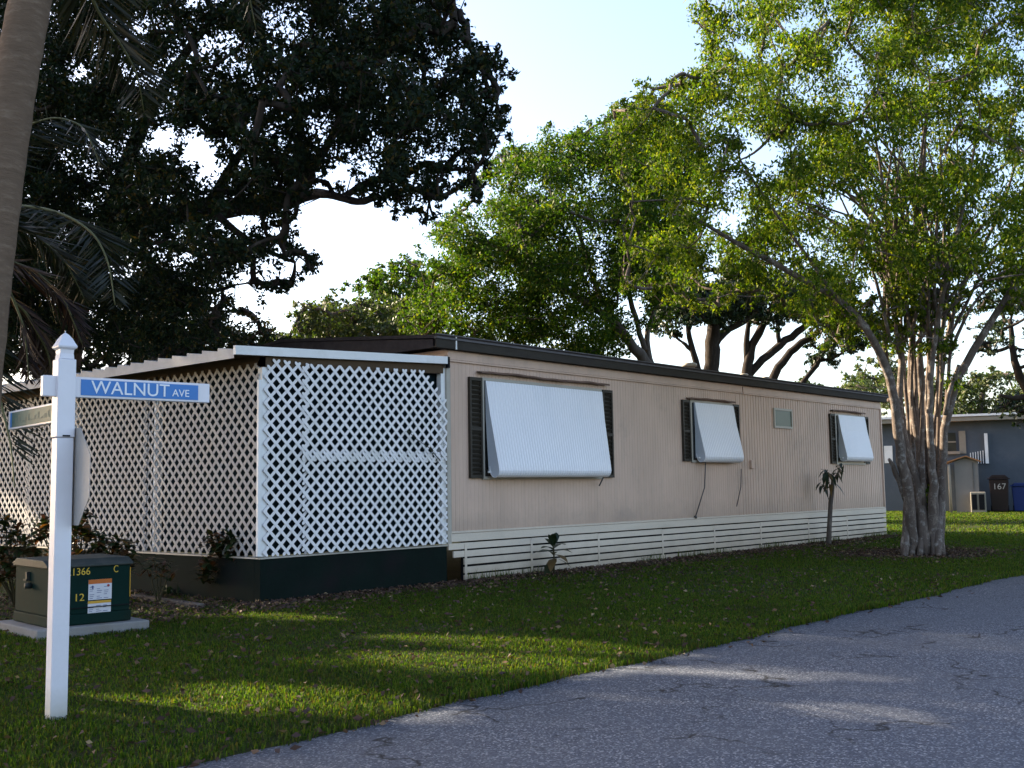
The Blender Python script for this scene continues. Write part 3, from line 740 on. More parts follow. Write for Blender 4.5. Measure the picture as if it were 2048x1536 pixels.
L_([(1878, 1060, 10), (1874, 940, 8), (1872, 850, 8), (1880, 790, 7), (1886, 720, 6), (1900, 640, 6), (1940, 540, 5), (2000, 430, 4), (2040, 300, 3)], 21.0, 23)
L_([(1890, 830, 7), (1898, 780, 6), (1912, 745, 5), (1918, 730, 5)], 19.7, 19.5)
L_([(1838, 870, 6), (1830, 800, 5), (1832, 740, 4), (1822, 690, 4), (1815, 640, 3)], 21.4, 21.6)
L_([(1850, 900, 6), (1854, 820, 5), (1852, 760, 5), (1860, 700, 4), (1850, 640, 3)], 21.6, 22)
L_([(1790, 800, 9), (1772, 740, 9), (1770, 690, 8), (1768, 640, 8), (1775, 560, 7), (1740, 430, 5), (1660, 300, 3)], 20.6, 21.5)
L_([(1735, 655, 8), (1700, 640, 6), (1650, 560, 5), (1560, 440, 4), (1480, 320, 3)], 19.2, 18)
L_([(1797, 802, 6), (1784, 801, 6), (1778, 800, 6)], 19.85, 19.7)
L_([(1812, 1000, 9), (1795, 950, 7), (1782, 925, 6), (1778, 918, 4)], 19.8, 19.6)
limbs[:] = [(p, [h*.74 for h in rad]) for p, rad in limbs]
for i in range(16):                                                 # flaring root fingers and fused aerial roots
    x = rg.uniform(1812, 1882); dd = rg.uniform(19.5, 20.3); y = 1108+(20.2-dd)*6
    L_([(x+(x-1848)*.18+rg.uniform(-5, 5), y+8, rg.uniform(3, 7)), (x+(x-1848)*.05, y-14, rg.uniform(5, 9)), (x, y-40, rg.uniform(4, 7)), (x+rg.uniform(-6, 6), 1020, rg.uniform(4, 7)), (x+rg.uniform(-8, 8), 970, 3.5), (x+rg.uniform(-5, 5), 920, 2.5)], dd, 20.3)
for i in range(54):
    x0, y0 = rg.uniform(1775, 1905), rg.uniform(540, 720); t_ = rg.uniform(-1, 1); d0_ = 20.2+rg.uniform(-.5, .8)
    ex = 1840+t_*rg.uniform(260, 430)+(0 if t_ < 0 else -60); ey = y0-rg.uniform(180, 470)*(1-.35*abs(t_)); d1_ = d0_+rg.uniform(-2.5, 2.5)
    mx_, my_ = x0+(ex-x0)*.35+rg.uniform(-15, 15), y0+(ey-y0)*.55
    L_([(x0, y0, 3.6), ((x0+mx_)/2+rg.uniform(-8, 8), (y0+my_)/2, 3.2), (mx_, my_, 2.8), ((mx_+ex)/2+rg.uniform(-12, 12), (my_+ey)/2-12, 2.0), (ex, ey, 1.0)], d0_, d1_)
for i in range(10):                                                 # slim stems between the main ones
    x = 1806+i*9.5+rg.uniform(-4, 4); d0_ = rg.uniform(19.9, 21.2); tx = x+(x-1850)*.25
    L_([(1848+(x-1848)*.75, 1010, 5), (x, 930, 4.5), (x+rg.uniform(-5, 5), 850, 4), (tx+rg.uniform(-6, 6), 770, 3.6), (tx+rg.uniform(-8, 8), 690, 3.2), (tx*1.0+(x-1850)*.25, 610, 2.6), (tx+(x-1850)*.8, 500, 1.5)], d0_, d0_+rg.uniform(-.6, 1.2))
fig_poly = [(1255, 560), (1262, 470), (1250, 380), (1240, 320), (1228, 235), (1300, 175), (1375, 150), (1432, 125), (1405, 40), (1420, -120), (2250, -120), (2250, 560), (2120, 640), (2040, 600), (1975, 560), (1930, 600), (1850, 620), (1760, 610), (1690, 640), (1660, 690), (1610, 640), (1560, 600), (1500, 560), (1430, 600), (1340, 590)]
fig_holes = [(1500, 60, 16), (1590, 40, 14), (1620, 250, 12), (1720, 200, 16), (1830, 180, 16), (1900, 120, 18), (1990, 80, 16), (1810, 440, 14), (1700, 420, 12), (1560, 330, 10), (1430, 260, 12), (1380, 330, 10), (1330, 460, 10), (1960, 400, 16), (2010, 180, 14), (1640, 500, 12), (1760, 540, 12), (1690, 110, 26), (1745, 60, 18), (1560, 95, 12), (1850, 320, 24), (1925, 285, 20), (1905, 370, 18), (1770, 300, 12), (1985, 300, 16), (1480, 225, 10), (1465, 175, 8), (1640, 190, 8), (1960, 480, 10), (1880, 560, 12)]
low_poly = [(1400, 560), (1700, 590), (1860, 600), (1960, 570), (2080, 600), (2050, 650), (1960, 640), (1920, 720), (1780, 710), (1690, 690), (1600, 640), (1480, 610), (1380, 640), (1290, 600)]
low = crown_clumps(low_poly, [], 20.3, 1.6, 70, (12, 24), rg)
cl = crown_clumps(fig_poly, fig_holes, 20.0, 3.7, 620, (22, 44), rg)
# low sprouts among the stems
sp = [(1412, 15), (1422, 40), (1432, 70), (1438, 100), (1425, 120), (1450, 20), (1460, 60), (1868, 695), (1890, 705), (1850, 690), (1905, 760), (1795, 690), (1830, 660), (1880, 660), (1765, 650), (1815, 620), (1855, 640), (1700, 640), (1850, 985), (1845, 1040), (1855, 1010)]
c2 = np.array([at(x, y, 20+rg.uniform(-.6, .6)) for x, y in sp]); r2 = np.array([(.26 if y < 130 else .14)+.08*rg.random() for _, y in sp])
fig = tree('fig_tree', 'many stemmed fig tree with pale lichen spotted bark on the lawn', tb, limbs, join(cl, low, (c2, r2), feather(fig_poly, 150, 20, 2, (8, 16), rg, 12)), MAT['ficus_leaf'], MAT['ficus_bark'], (.090, .040), 3100, .75, rg, twig=.007, spray_r=.34, carve=False, rmax=.032)

# ------------------------------------------------------------------ tree behind the home, middle
rm_ = np.random.default_rng(5)
limbs = []
L_([(1330, 1010, 20), (1325, 860, 18), (1312, 770, 16), (1281, 712, 11), (1240, 655, 9), (1190, 615, 7), (1100, 565, 5), (1007, 507, 4), (950, 463, 2)], 32, 29.5)
L_([(1318, 790, 9), (1305, 735, 8), (1290, 690, 6), (1300, 640, 5), (1320, 600, 4), (1330, 540, 3)], 32, 32.5)
L_([(1240, 655, 7), (1198, 590, 6), (1180, 540, 5), (1160, 470, 4), (1120, 380, 2)], 31, 31)
L_([(1290, 700, 6), (1260, 600, 5), (1240, 500, 4), (1230, 380, 2)], 32, 33)
mid_poly = [(868, 455), (905, 425), (950, 360), (1005, 300), (1090, 275), (1160, 262), (1230, 225), (1300, 190), (1400, 300), (1400, 450), (1350, 600), (1300, 640), (1270, 690), (1180, 740), (1000, 720), (870, 700), (805, 640), (830, 590), (860, 560), (845, 505)]
mid_holes = [(1080, 380, 14), (1160, 340, 10), (1030, 560, 12), (1200, 520, 16), (940, 620, 10), (1260, 600, 16), (1140, 460, 12), (1220, 420, 10), (1000, 380, 10), (1280, 660, 14), (900, 570, 10), (945, 450, 16), (1000, 460, 10), (880, 500, 10), (1150, 640, 12), (1090, 690, 14)]
cl = crown_clumps(mid_poly, mid_holes, 31, 3.2, 470, (22, 44), rm_)
tree('broadleaf_tree', 'bright green spreading tree behind the middle of the roof', at(1330, 1010, 32)*[1, 1, 0], limbs, join(cl, feather(mid_poly, 130, 31, 2, (7, 14), rm_, 11)), MAT['mid_leaf'], MAT['grey_bark'], (.125, .06), 1250, .5, rm_, twig=.010, spray_r=.34, rmax=.05)

# ------------------------------------------------------------------ dark limbed trees behind the roof
def small_tree(name, label, limbs_, poly, holes, depth, spread, n, rr, leafmat, barkmat, leaf, dens, seed, group=None, twig=.02, droop=.4, base=None, more=None):
    r = np.random.default_rng(seed)
    cl = join(crown_clumps(poly, holes, depth, spread, n, rr, r), feather(poly, n//3, depth, spread*.6, (rr[0]*.35, rr[0]*.75), r, 8))
    if more is not None: cl = (np.concatenate([cl[0], more[0]]), np.concatenate([cl[1], more[1]]))
    b = np.array(limbs_[0][0][0]) if base is None else np.array(base)
    b = b*np.array([1, 1, 0])
    pts, rad = limbs_[0]; limbs_ = [([b-[0, 0, .1]]+list(pts), [rad[0]*1.25]+list(rad))]+list(limbs_[1:])
    return tree(name, label, b, limbs_, cl, leafmat, barkmat, leaf, dens, droop, r, group, twig=twig)
G_ = 'dark trees behind the roof'
small_tree('shade_tree', 'dark tree with a slim forked trunk just right of the roof vent',
    [px_limb([(1404, 770, 9), (1398, 745, 8), (1385, 700, 6), (1375, 660, 5), (1372, 600, 4)], 38), px_limb([(1390, 712, 4), (1372, 690, 4), (1364, 684, 3)], 38), px_limb([(1376, 665, 4), (1392, 620, 4), (1400, 580, 3)], 38)],
    [(1290, 640), (1310, 570), (1360, 540), (1420, 540), (1430, 640), (1385, 660), (1330, 680)], [(1340, 640, 8)], 38, 2.2, 46, (16, 30), MAT['shade_leaf'], MAT['dark_bark'], (.17, .09), 1100, 21, G_)
small_tree('shade_tree', 'dark tree with the thickest leafy trunk above the roof line',
    [px_limb([(1424, 775, 17), (1425, 740, 15), (1424, 690, 15), (1428, 640, 13), (1450, 590, 10), (1490, 540, 6)], 39), px_limb([(1428, 690, 9), (1450, 660, 7), (1490, 645, 6), (1520, 610, 4)], 39), px_limb([(1424, 640, 7), (1412, 590, 6), (1400, 540, 4)], 39)],
    [(1400, 640), (1410, 560), (1450, 520), (1540, 530), (1550, 610), (1490, 640), (1440, 660)], [(1470, 590, 8)], 39, 2.2, 56, (16, 30), MAT['shade_leaf'], MAT['dark_bark'], (.17, .09), 1100, 22, G_)
small_tree('shade_tree', 'dark tree whose low limbs fan out to the right over the roof',
    [px_limb([(1493, 790, 12), (1494, 752, 11), (1500, 700, 9), (1520, 660, 8), (1545, 610, 6), (1580, 560, 4)], 41), px_limb([(1496, 752, 8), (1520, 722, 8), (1560, 690, 8), (1600, 660, 7), (1650, 620, 5), (1690, 600, 3)], 41),
     px_limb([(1494, 720, 6), (1492, 680, 6), (1498, 640, 4)], 41), px_limb([(1560, 690, 5), (1552, 640, 4), (1560, 600, 3)], 41)],
    [(1480, 640), (1500, 560), (1600, 530), (1700, 560), (1720, 640), (1660, 640), (1600, 640), (1540, 660)], [(1580, 640, 9), (1540, 600, 8)], 41, 2.6, 76, (16, 32), MAT['shade_leaf'], MAT['dark_bark'], (.17, .09), 1100, 23, G_)
small_tree('shade_tree', 'dark leaning tree nearest the fig tree, two bare limbs above the roof',
    [px_limb([(1530, 800, 11), (1545, 755, 9), (1572, 712, 8), (1610, 680, 7), (1660, 650, 5), (1720, 640, 4)], 43), px_limb([(1590, 790, 5), (1608, 760, 5), (1640, 722, 5), (1652, 690, 4), (1690, 670, 3)], 43), px_limb([(1640, 722, 3), (1670, 716, 3), (1690, 702, 2)], 43)],
    [(1600, 690), (1630, 640), (1720, 610), (1800, 640), (1780, 690), (1720, 700), (1660, 740), (1610, 730)], [(1650, 715, 8), (1690, 690, 6)], 43, 2.4, 60, (12, 26), MAT['shade_leaf'], MAT['dark_bark'], (.17, .09), 1100, 24, G_)

# ------------------------------------------------------------------ distant greenery
G2 = 'sunlit trees far beyond the home'
small_tree('broadleaf_tree', 'tall blue green tree top in the sky gap, farthest left of the sunlit trees', [px_limb([(795, 760, 8), (797, 640, 6), (800, 580, 3)], 46)],
    [(706, 570), (745, 535), (800, 520), (860, 532), (895, 600), (880, 670), (760, 680), (725, 620)], [], 46, 2.6, 90, (16, 30), MAT['mid_leaf'], MAT['grey_bark'], (.20, .11), 520, 31, G2)
small_tree('broadleaf_tree', 'low rounded olive green tree just above the left end of the roof', [px_limb([(650, 800, 8), (655, 680, 5), (660, 630, 3)], 34)],
    [(586, 660), (600, 612), (650, 592), (700, 604), (722, 660), (720, 715), (520, 715), (530, 680)], [], 34, 2.6, 100, (18, 32), MAT['far_leaf'], MAT['grey_bark'], (.15, .08), 760, 32, G2)
small_tree('broadleaf_tree', 'olive green tree with a ragged top between two others above the roof', [px_limb([(770, 800, 8), (770, 680, 5), (765, 630, 3)], 36)],
    [(680, 650), (715, 600), (760, 606), (800, 590), (860, 610), (900, 715), (680, 715)], [], 36, 2.6, 110, (18, 32), MAT['far_leaf'], MAT['grey_bark'], (.16, .08), 740, 33, G2)
small_tree('broadleaf_tree', 'pale sunlit bushy tree above the right end of the roof', [px_limb([(1720, 860, 8), (1722, 790, 5), (1730, 750, 3)], 58)],
    [(1655, 790), (1690, 755), (1725, 725), (1770, 715), (1830, 730), (1850, 810), (1650, 815)], [], 58, 4, 60, (16, 28), MAT['far_leaf'], MAT['grey_bark'], (.26, .14), 380, 34, G2)
small_tree('broadleaf_tree', 'olive tree with open twigs behind the neighbouring house', [px_limb([(1960, 900, 8), (1962, 800, 5), (1975, 760, 3)], 66)],
    [(1890, 790), (1935, 750), (1985, 735), (2060, 750), (2140, 770), (2140, 850), (1850, 850)], [(2010, 770, 6), (2030, 800, 5)], 66, 4, 80, (14, 28), MAT['far_leaf'], MAT['grey_bark'], (.26, .14), 360, 35, G2)
small_tree('broadleaf_tree', 'low grey green tree between the fig tree and the neighbouring roof', [px_limb([(1870, 900, 8), (1870, 800, 5), (1865, 770, 3)], 68)],
    [(1790, 820), (1810, 770), (1860, 745), (1900, 780), (1930, 850), (1790, 860)], [], 68, 3, 50, (14, 24), MAT['far_leaf'], MAT['grey_bark'], (.26, .14), 340, 36, G2)
small_tree('broadleaf_tree', 'faint low treetop over the roof beside the leaning dark limb', [px_limb([(1610, 900, 6), (1612, 800, 4), (1615, 780, 3)], 75)],
    [(1560, 790), (1600, 758), (1640, 765), (1670, 790), (1690, 820), (1560, 820)], [], 75, 3, 34, (10, 18), MAT['far_leaf'], MAT['grey_bark'], (.28, .15), 330, 37, G2)
small_tree('shade_tree', 'dark overhanging tree at the right edge above the neighbouring house', [px_limb([(2140, 900, 16), (2110, 830, 13), (2060, 790, 10), (2035, 745, 8), (2025, 700, 6), (2020, 640, 4)], 34), px_limb([(2060, 790, 6), (2030, 800, 5), (2000, 790, 3)], 34)],
    [(1940, 660), (1960, 600), (2010, 560), (2200, 540), (2200, 720), (2075, 735), (2010, 690), (1975, 720)], [(1985, 640, 8), (2030, 655, 8)], 34, 3, 90, (14, 28), MAT['shade_leaf'], MAT['dark_bark'], (.15, .08), 760, 38, None)
small_tree('bush', 'dark low branch mass hanging before the white roof edge', [px_limb([(2140, 1000, 7), (2120, 900, 6), (2070, 830, 5), (2010, 815, 3)], 36)],
    [(1975, 815), (1990, 795), (2040, 785), (2120, 790), (2120, 850), (2030, 845)], [(2010, 830, 4)], 36, 1.2, 34, (9, 16), MAT['shade_leaf'], MAT['dark_bark'], (.15, .08), 760, 39, None)

# ------------------------------------------------------------------ big dark tree, left
ro = np.random.default_rng(3)
limbs = []
ob = at(120, 1030, 23.5)*[1, 1, 0]
L_([(120, 1050, 42), (122, 900, 36), (125, 760, 32), (140, 620, 30), (190, 520, 26), (300, 440, 22), (420, 415, 20), (520, 412, 18), (590, 398, 16), (630, 385, 10), (665, 388, 8), (700, 404, 8), (738, 402, 6), (800, 380, 3)], 23.5, 14)
L_([(590, 400, 13), (610, 360, 10), (632, 325, 9), (655, 295, 8), (680, 240, 7), (720, 160, 5), (790, 90, 3)], 15.2, 14)
L_([(190, 520, 22), (230, 400, 18), (270, 280, 14), (330, 160, 10), (420, 40, 7), (520, -60, 4)], 20.5, 17)
L_([(140, 620, 18), (100, 480, 15), (60, 330, 12), (40, 150, 8), (60, -20, 5)], 22.5, 19)
L_([(420, 415, 12), (460, 330, 9), (540, 230, 7), (640, 120, 5), (740, 20, 3)], 17, 16)
L_([(420, 415, 8), (480, 470, 7), (540, 510, 5), (590, 525, 3)], 17, 16.5)
L_([(250, 480, 9), (330, 560, 7), (420, 590, 5), (470, 570, 3)], 19, 18)
L_([(222, 760, 5), (220, 700, 5), (226, 650, 4)], 24.5, 24)
oak_poly = [(-260, -160), (905, -160), (905, 20), (925, 60), (975, 105), (1005, 128), (965, 165), (998, 225), (1012, 265), (965, 310), (955, 395), (905, 345), (885, 380), (836, 428), (790, 415), (740, 395), (690, 372), (640, 352), (600, 385), (590, 420), (560, 455), (570, 490), (608, 505), (634, 528), (575, 575), (540, 590), (520, 555), (470, 570), (425, 620), (430, 680), (330, 720), (150, 735), (-260, 740)]
oak_holes = [(395, 92, 18), (440, 84, 12), (550, 68, 14), (660, 75, 12), (388, 25, 12), (325, 280, 26), (385, 290, 20), (425, 325, 22), (505, 150, 14), (505, 250, 12), (560, 282, 13), (620, 300, 12), (625, 245, 14), (660, 355, 26), (430, 432, 10), (470, 450, 12), (500, 480, 8), (365, 560, 14), (480, 560, 22), (440, 610, 22), (60, 690, 12), (235, 718, 16), (200, 740, 12), (820, 320, 10), (760, 330, 10), (860, 250, 8)]
def od(x, y): return 15+max(0, 420-x)*.012+max(0, y-450)*.012
cl = crown_clumps(oak_poly, oak_holes, od, 2.8, 1500, (18, 42), ro)
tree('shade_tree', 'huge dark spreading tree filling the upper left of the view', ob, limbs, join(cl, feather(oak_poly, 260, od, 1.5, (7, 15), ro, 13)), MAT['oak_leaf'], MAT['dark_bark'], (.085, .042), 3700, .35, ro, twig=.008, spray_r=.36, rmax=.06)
# crowns further back on the left, glimpsed through gaps, plus unseen clumps for shade
small_tree('shade_tree', 'dark tree behind the porch roof, its crown just above the metal pans', [px_limb([(330, 900, 14), (330, 760, 12), (320, 640, 8), (330, 560, 4)], 30)],
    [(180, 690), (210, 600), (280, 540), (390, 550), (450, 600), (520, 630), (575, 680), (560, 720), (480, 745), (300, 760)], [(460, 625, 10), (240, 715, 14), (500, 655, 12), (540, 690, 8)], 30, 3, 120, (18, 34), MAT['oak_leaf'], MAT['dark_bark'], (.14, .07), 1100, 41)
rfar = np.random.default_rng(77); nf = 430  # out-of-view leaf clumps, added to shade the lawn and road
shade_clumps = (np.concatenate([np.stack([rfar.uniform(-9, 9.5, nf), rfar.uniform(27, 36, nf), rfar.uniform(5.5, 17.5, nf)], 1),
                        np.stack([rfar.uniform(-2, 7, 110), rfar.uniform(28, 34, 110), rfar.uniform(6, 11.5, 110)], 1)]), rfar.uniform(.75, 1.3, nf+110))
land = np.concatenate([np.stack([rfar.uniform(3.9, 6.3, 70), rfar.uniform(8.3, 13.5, 70), np.zeros(70)], 1), np.stack([rfar.uniform(3.4, 5.2, 34), rfar.uniform(2.2, 4.4, 34), np.zeros(34)], 1)])  # ground spots that further added clumps keep out of the sun
shade_clumps = join(shade_clumps, (land+SD*((31+rfar.uniform(-3, 3, 104)-land[:, 1])/SD[1])[:, None], rfar.uniform(.7, 1.05, 104)))
small_tree('shade_tree', 'dark tree in the far left background behind the palm trunk, crown widened out of view for shade', [px_limb([(-420, 900, 16), (-420, 700, 13), (-330, 520, 9), (-160, 420, 5)], 33)],
    [(-300, 800), (-300, 400), (-100, 380), (60, 420), (160, 560), (190, 700), (120, 770)], [(60, 690, 12), (100, 640, 8)], 33, 3.5, 120, (20, 40), MAT['oak_leaf'], MAT['dark_bark'], (.15, .08), 900, 42, more=shade_clumps)

# ------------------------------------------------------------------ palms, left edge
def frond(parent, base, pts, ll, leafmat, r, n=70, sag=.35, both=True, wd=.026):
    pts = np.array(pts, float); s_ = np.concatenate([[0], np.cumsum(np.linalg.norm(np.diff(pts, axis=0), axis=1))])
    tt = np.linspace(0, s_[-1], 40); q = np.stack([np.interp(tt, s_, pts[:, i]) for i in range(3)], 1)
    for _ in range(4): q[1:-1] = (q[:-2]+2*q[1:-1]+q[2:])/4
    P, A, L = [], [], []
    for k in range(n):
        u = .12+.88*k/(n-1); x = u*39; i = min(38, int(x)); f = x-i
        p = q[i]*(1-f)+q[i+1]*f; t = unit(q[i+1]-q[i]); side = unit(np.cross(t, [0, 0, 1.])); upv = np.cross(side, t)
        l_ = ll*(math.sin(math.pi*min(1, .18+u*.8))**.7)*r.uniform(.85, 1.1)
        for sg in (1, -1):
            a = unit(t*.55+side*sg*.85+upv*r.uniform(-.1, .35)+np.array([0, 0, -sag])+r.normal(size=3)*.07)
            P.append(p+a*l_/2); A.append(a); L.append(l_)
    P, A, L = map(np.array, (P, A, L)); k = open_beam(P); P, A, L = P[k], A[k], L[k]
    fr = cards('frond', P-base, A, L, wd, leafmat, parent, r, .1)
    m = MB(); m.tube(list(q-base), list(np.linspace(.022, .005, 40)), 6); m.build('midrib', MAT['rachis'], fr, fix=False)
rp = np.random.default_rng(9)
def pxs(l, d0, d1): return [at(x, y, d) for (x, y), d in zip(l, np.linspace(d0, d1, len(l)))]
pb_ = at(-70, 1380, 7.6)*[1, 1, 0]
palm = tag(empty('palm_tree', pb_), 'tall palm with a smooth grey trunk leaning at the left edge', 'palm tree')
trk = [pb_-[0, 0, .1]]+pxs([(-62, 1100), (-45, 780), (-20, 540), (6, 330), (34, 140), (62, -10), (100, -190), (140, -350)], 7.6, 7.8)
m = MB(); tq = np.array(trk); s_ = np.linspace(0, len(trk)-1, 60)
tq = np.stack([np.interp(s_, range(len(trk)), tq[:, i]) for i in range(3)], 1)
for _ in range(3): tq[1:-1] = (tq[:-2]+2*tq[1:-1]+tq[2:])/4
m.tube(list(tq-pb_), [.155-.02*k/60+(.004 if k % 3 == 0 else 0) for k in range(60)], 20, wob=.012); m.build('trunk', MAT['palm_bark'], palm, fix=False)
top = tq[-1]
frond(palm, pb_, [top]+pxs([(150, -200), (165, -60), (195, 25), (245, 92), (276, 150), (288, 225)], 8.0, 8.8), .62, MAT['palm_leaf'], rp, 80)
for k in range(7):
    an = k*.9+.4; d = np.array([math.cos(an), math.sin(an), 0])
    frond(palm, pb_, [top, top+d*.5+[0, 0, .7], top+d*1.3+[0, 0, .9], top+d*2.1+[0, 0, .4], top+d*2.5+[0, 0, -.5]], .6, MAT['palm_leaf'], rp, 60)
fb = at(-150, 1180, 10.5)*[1, 1, 0]
fp = tag(empty('feather_palm', fb), 'feathery palm with drooping green and brown fronds left of the street sign', 'palm tree')
ct = at(-110, 480, 10.0)
m = MB(); m.tube([np.zeros(3)-[0, 0, .1], (ct-fb)*.5+[.05, 0, 0], ct-fb], [.12, .10, .09], 12, wob=.04); m.build('trunk', MAT['palm_bark'], fp, fix=False)
for l, d0, d1, ll, mt in (
        ([(-110, 480), (-40, 428), (30, 410), (95, 418), (145, 436), (192, 470), (218, 525), (230, 610)], 10, 9.0, .62, 'palm_leaf'),
        ([(-110, 480), (-50, 330), (40, 255), (110, 232), (168, 250), (200, 330)], 10, 9.6, .55, 'palm_leaf'),
        ([(-110, 480), (-60, 600), (-20, 740), (6, 820), (22, 890), (29, 975)], 10, 8.6, .50, 'palm_leaf'),
        ([(-110, 480), (-20, 510), (70, 540), (130, 600), (165, 690)], 10, 10.4, .60, 'dead_palm'),
        ([(-110, 480), (-20, 560), (50, 620), (95, 700), (112, 780)], 10, 10.6, .55, 'dead_palm'),
        ([(-110, 480), (-40, 520), (20, 580), (50, 660), (58, 760)], 10, 10.0, .50, 'dead_palm'),
        ([(-110, 480), (-30, 440), (60, 460), (130, 520), (170, 600)], 10, 11, .55, 'palm_leaf'),
        ([(-110, 480), (-150, 380), (-230, 350), (-300, 420)], 10, 10, .55, 'palm_leaf'),
        ([(-110, 480), (-170, 520), (-230, 620), (-250, 720)], 10, 9.5, .55, 'dead_palm')):
    frond(fp, fb, pxs(l, d0, d1), ll, MAT[mt], rp, 74)

# ------------------------------------------------------------------ shrubs and small plants
def broad_leaves(name, P, A, L, Wd, mat, parent, r, bend=.25):
    """broad leaves of six faces, arched and folded along the midrib"""
    n = len(P); A = unit(A); upv = np.tile([0, 0, 1.], (n, 1)); s = unit(np.cross(A, upv)+r.normal(size=(n, 3))*.15); nm = unit(np.cross(s, A))
    L = np.asarray(L)[:, None]; Wd = np.asarray(Wd)[:, None]
    V = np.empty((n, 10, 3)); us = [0, .25, .55, .8, 1.0]; ws = [.08, .8, 1, .55, .02]
    for k, (u, wv) in enumerate(zip(us, ws)):
        c = P+A*L*u-nm*0-np.array([0, 0, 1.])*L*bend*u*u
        V[:, k*2] = c+s*Wd*.5*wv+nm*Wd*.14*wv; V[:, k*2+1] = c-s*Wd*.5*wv+nm*Wd*.14*wv
    Q = np.concatenate([np.array([[k*2, k*2+1, k*2+3, k*2+2]]) for k in range(4)])
    Fq = (np.arange(n)[:, None, None]*10+Q[None]).reshape(-1, 4)
    return raw_mesh(name, V.reshape(-1, 3), Fq, mat, parent)
def shrub(label, base, heads, r, mat='croton_leaf', leaf=(.17, .06), per=26, name='croton_shrub', stem_r=.012, cat='shrub', group=None):
    base = np.array(base, float); root = tag(empty(name, base), label, cat, group); m = MB(); P, A, L = [], [], []
    for h in heads:
        h = np.array(h[:3], float)
        mid = (base+h)/2+[r.uniform(-.04, .04), r.uniform(-.04, .04), .02]
        m.tube(list(bez(base+[r.uniform(-.03, .03), r.uniform(-.03, .03), -.02], mid, h, 6)-base), list(np.linspace(stem_r, stem_r*.5, 6)), 6)
        for k in range(per):
            an = k*2.4; e = r.uniform(-.25, .95); dd = np.array([math.cos(an)*math.cos(e), math.sin(an)*math.cos(e), math.sin(e)])
            P.append(h-base+[0, 0, r.uniform(-.16, .03)]); A.append(dd+r.normal(size=3)*.12); L.append(leaf[0]*r.uniform(.7, 1.2))
    m.build('stem', MAT['stem'], root, fix=False)
    L = np.array(L); broad_leaves('foliage', np.array(P), np.array(A), L, L*leaf[1]/leaf[0]*r.uniform(.85, 1.15, len(L)), MAT[mat], root, r)
    return root
rs = np.random.default_rng(17)
GC = 'croton shrubs along the porch'
def heads(l, d, j=.25): return [at(x, y, d+rs.uniform(-j, j)) for x, y in l]
d_ = 13.9
shrub('red and green croton shrub on a bare stem in front of the porch corner', at(468, 1178, d_)*[1, 1, 0], heads([(425, 1075), (455, 1065), (485, 1082), (440, 1095), (470, 1100), (495, 1108), (418, 1128), (410, 1140), (438, 1088), (470, 1078)], d_-.2, .12), rs, per=26, leaf=(.20, .075), group=GC)
shrub('tall dark red croton shrub behind the street sign post', at(150, 1150, 13.6)*[1, 1, 0], heads([(155, 1010), (165, 1030), (150, 1045), (175, 1065), (200, 1075), (235, 1080), (255, 1090), (140, 1080), (190, 1100), (90, 1040), (80, 1060), (110, 1090), (150, 1110), (185, 1125), (220, 1115), (120, 1120), (255, 1118), (95, 1110)], 13.4, .3), rs, per=34, leaf=(.19, .07), group=GC)
shrub('olive croton shrub at the left edge behind the electrical cabinet', at(35, 1160, 13.2)*[1, 1, 0], heads([(10, 1040), (35, 1055), (20, 1075), (50, 1085), (-15, 1050), (5, 1100), (70, 1100), (40, 1105), (-30, 1080), (-20, 1120), (60, 1115), (15, 1130), (45, 1135), (75, 1130), (0, 1145), (30, 1120)], 12.8, .3), rs, per=34, leaf=(.15, .06), group=GC)
shrub('small orange leaved croton between the cabinet and the porch base', at(318, 1165, 13.4)*[1, 1, 0], heads([(310, 1118), (325, 1130), (342, 1140), (300, 1130)], 13.2, .15), rs, per=16, leaf=(.15, .05), group=GC)
for i, (x, y, lb) in enumerate(((385, 1185, 'strappy green clump at the foot of the bare croton stem'), (340, 1192, 'strappy green clump just right of the electrical cabinet'))):
    b = ground(x, y); r = rs; root = tag(empty('strap_leaf_plant', b), lb, 'plant', 'strap leaved clumps by the edging'); n = 60
    an = r.uniform(0, 6.28, n); e = r.uniform(.5, 1.4, n); A = np.stack([np.cos(an)*np.cos(e), np.sin(an)*np.cos(e), np.sin(e)], 1)
    broad_leaves('foliage', r.normal(size=(n, 3))*[.08, .08, 0], A, r.uniform(.2, .38, n), np.full(n, .022), MAT['shade_leaf'], root, r, .5)
# potted-size plant and sapling by the wall
sb = ground(1108, 1150); sb[1] = min(sb[1], WY-.34)
root = tag(empty('young_plant', sb), 'young broad leaved plant standing before the slatted skirting', 'plant'); m = MB()
m.tube([(0, 0, -.02), (.01, 0, .2), (0, 0, .42), (.0, 0, .50)], [.014, .012, .012, .006], 8); m.build('stem', MAT['stem'], root, fix=False)
an = np.array([0, .7, 1.5, 2.3, 3.0, 3.7, 4.4, 5.1, 5.8, .3, 2.7, 4.0, 1.1, 3.4]); e = np.array([.5, .2, .9, .3, .5, -.1, .1, .3, -.2, 1.2, 1.3, 1.1, -.4, -.5])
A = np.stack([np.cos(an)*np.cos(e), np.sin(an)*np.cos(e), np.sin(e)], 1); zz = np.array([.40, .33, .42, .34, .38, .25, .3, .36, .25, .44, .44, .43, .22, .24])
broad_leaves('foliage', np.stack([0*zz, 0*zz, zz], 1), A, rs.uniform(.30, .42, 14), rs.uniform(.12, .16, 14), MAT['sapling_leaf'], root, rs, .35)
sb = ground(1657, 1090); sb[1] = min(sb[1], WY-.25)
root = tag(empty('sapling', sb), 'sapling with a thin crooked trunk and few leaves by the far awning', 'tree')
k = 24.1/F; m = MB()
pt = lambda px, py: at(px, py, 24.1)-sb
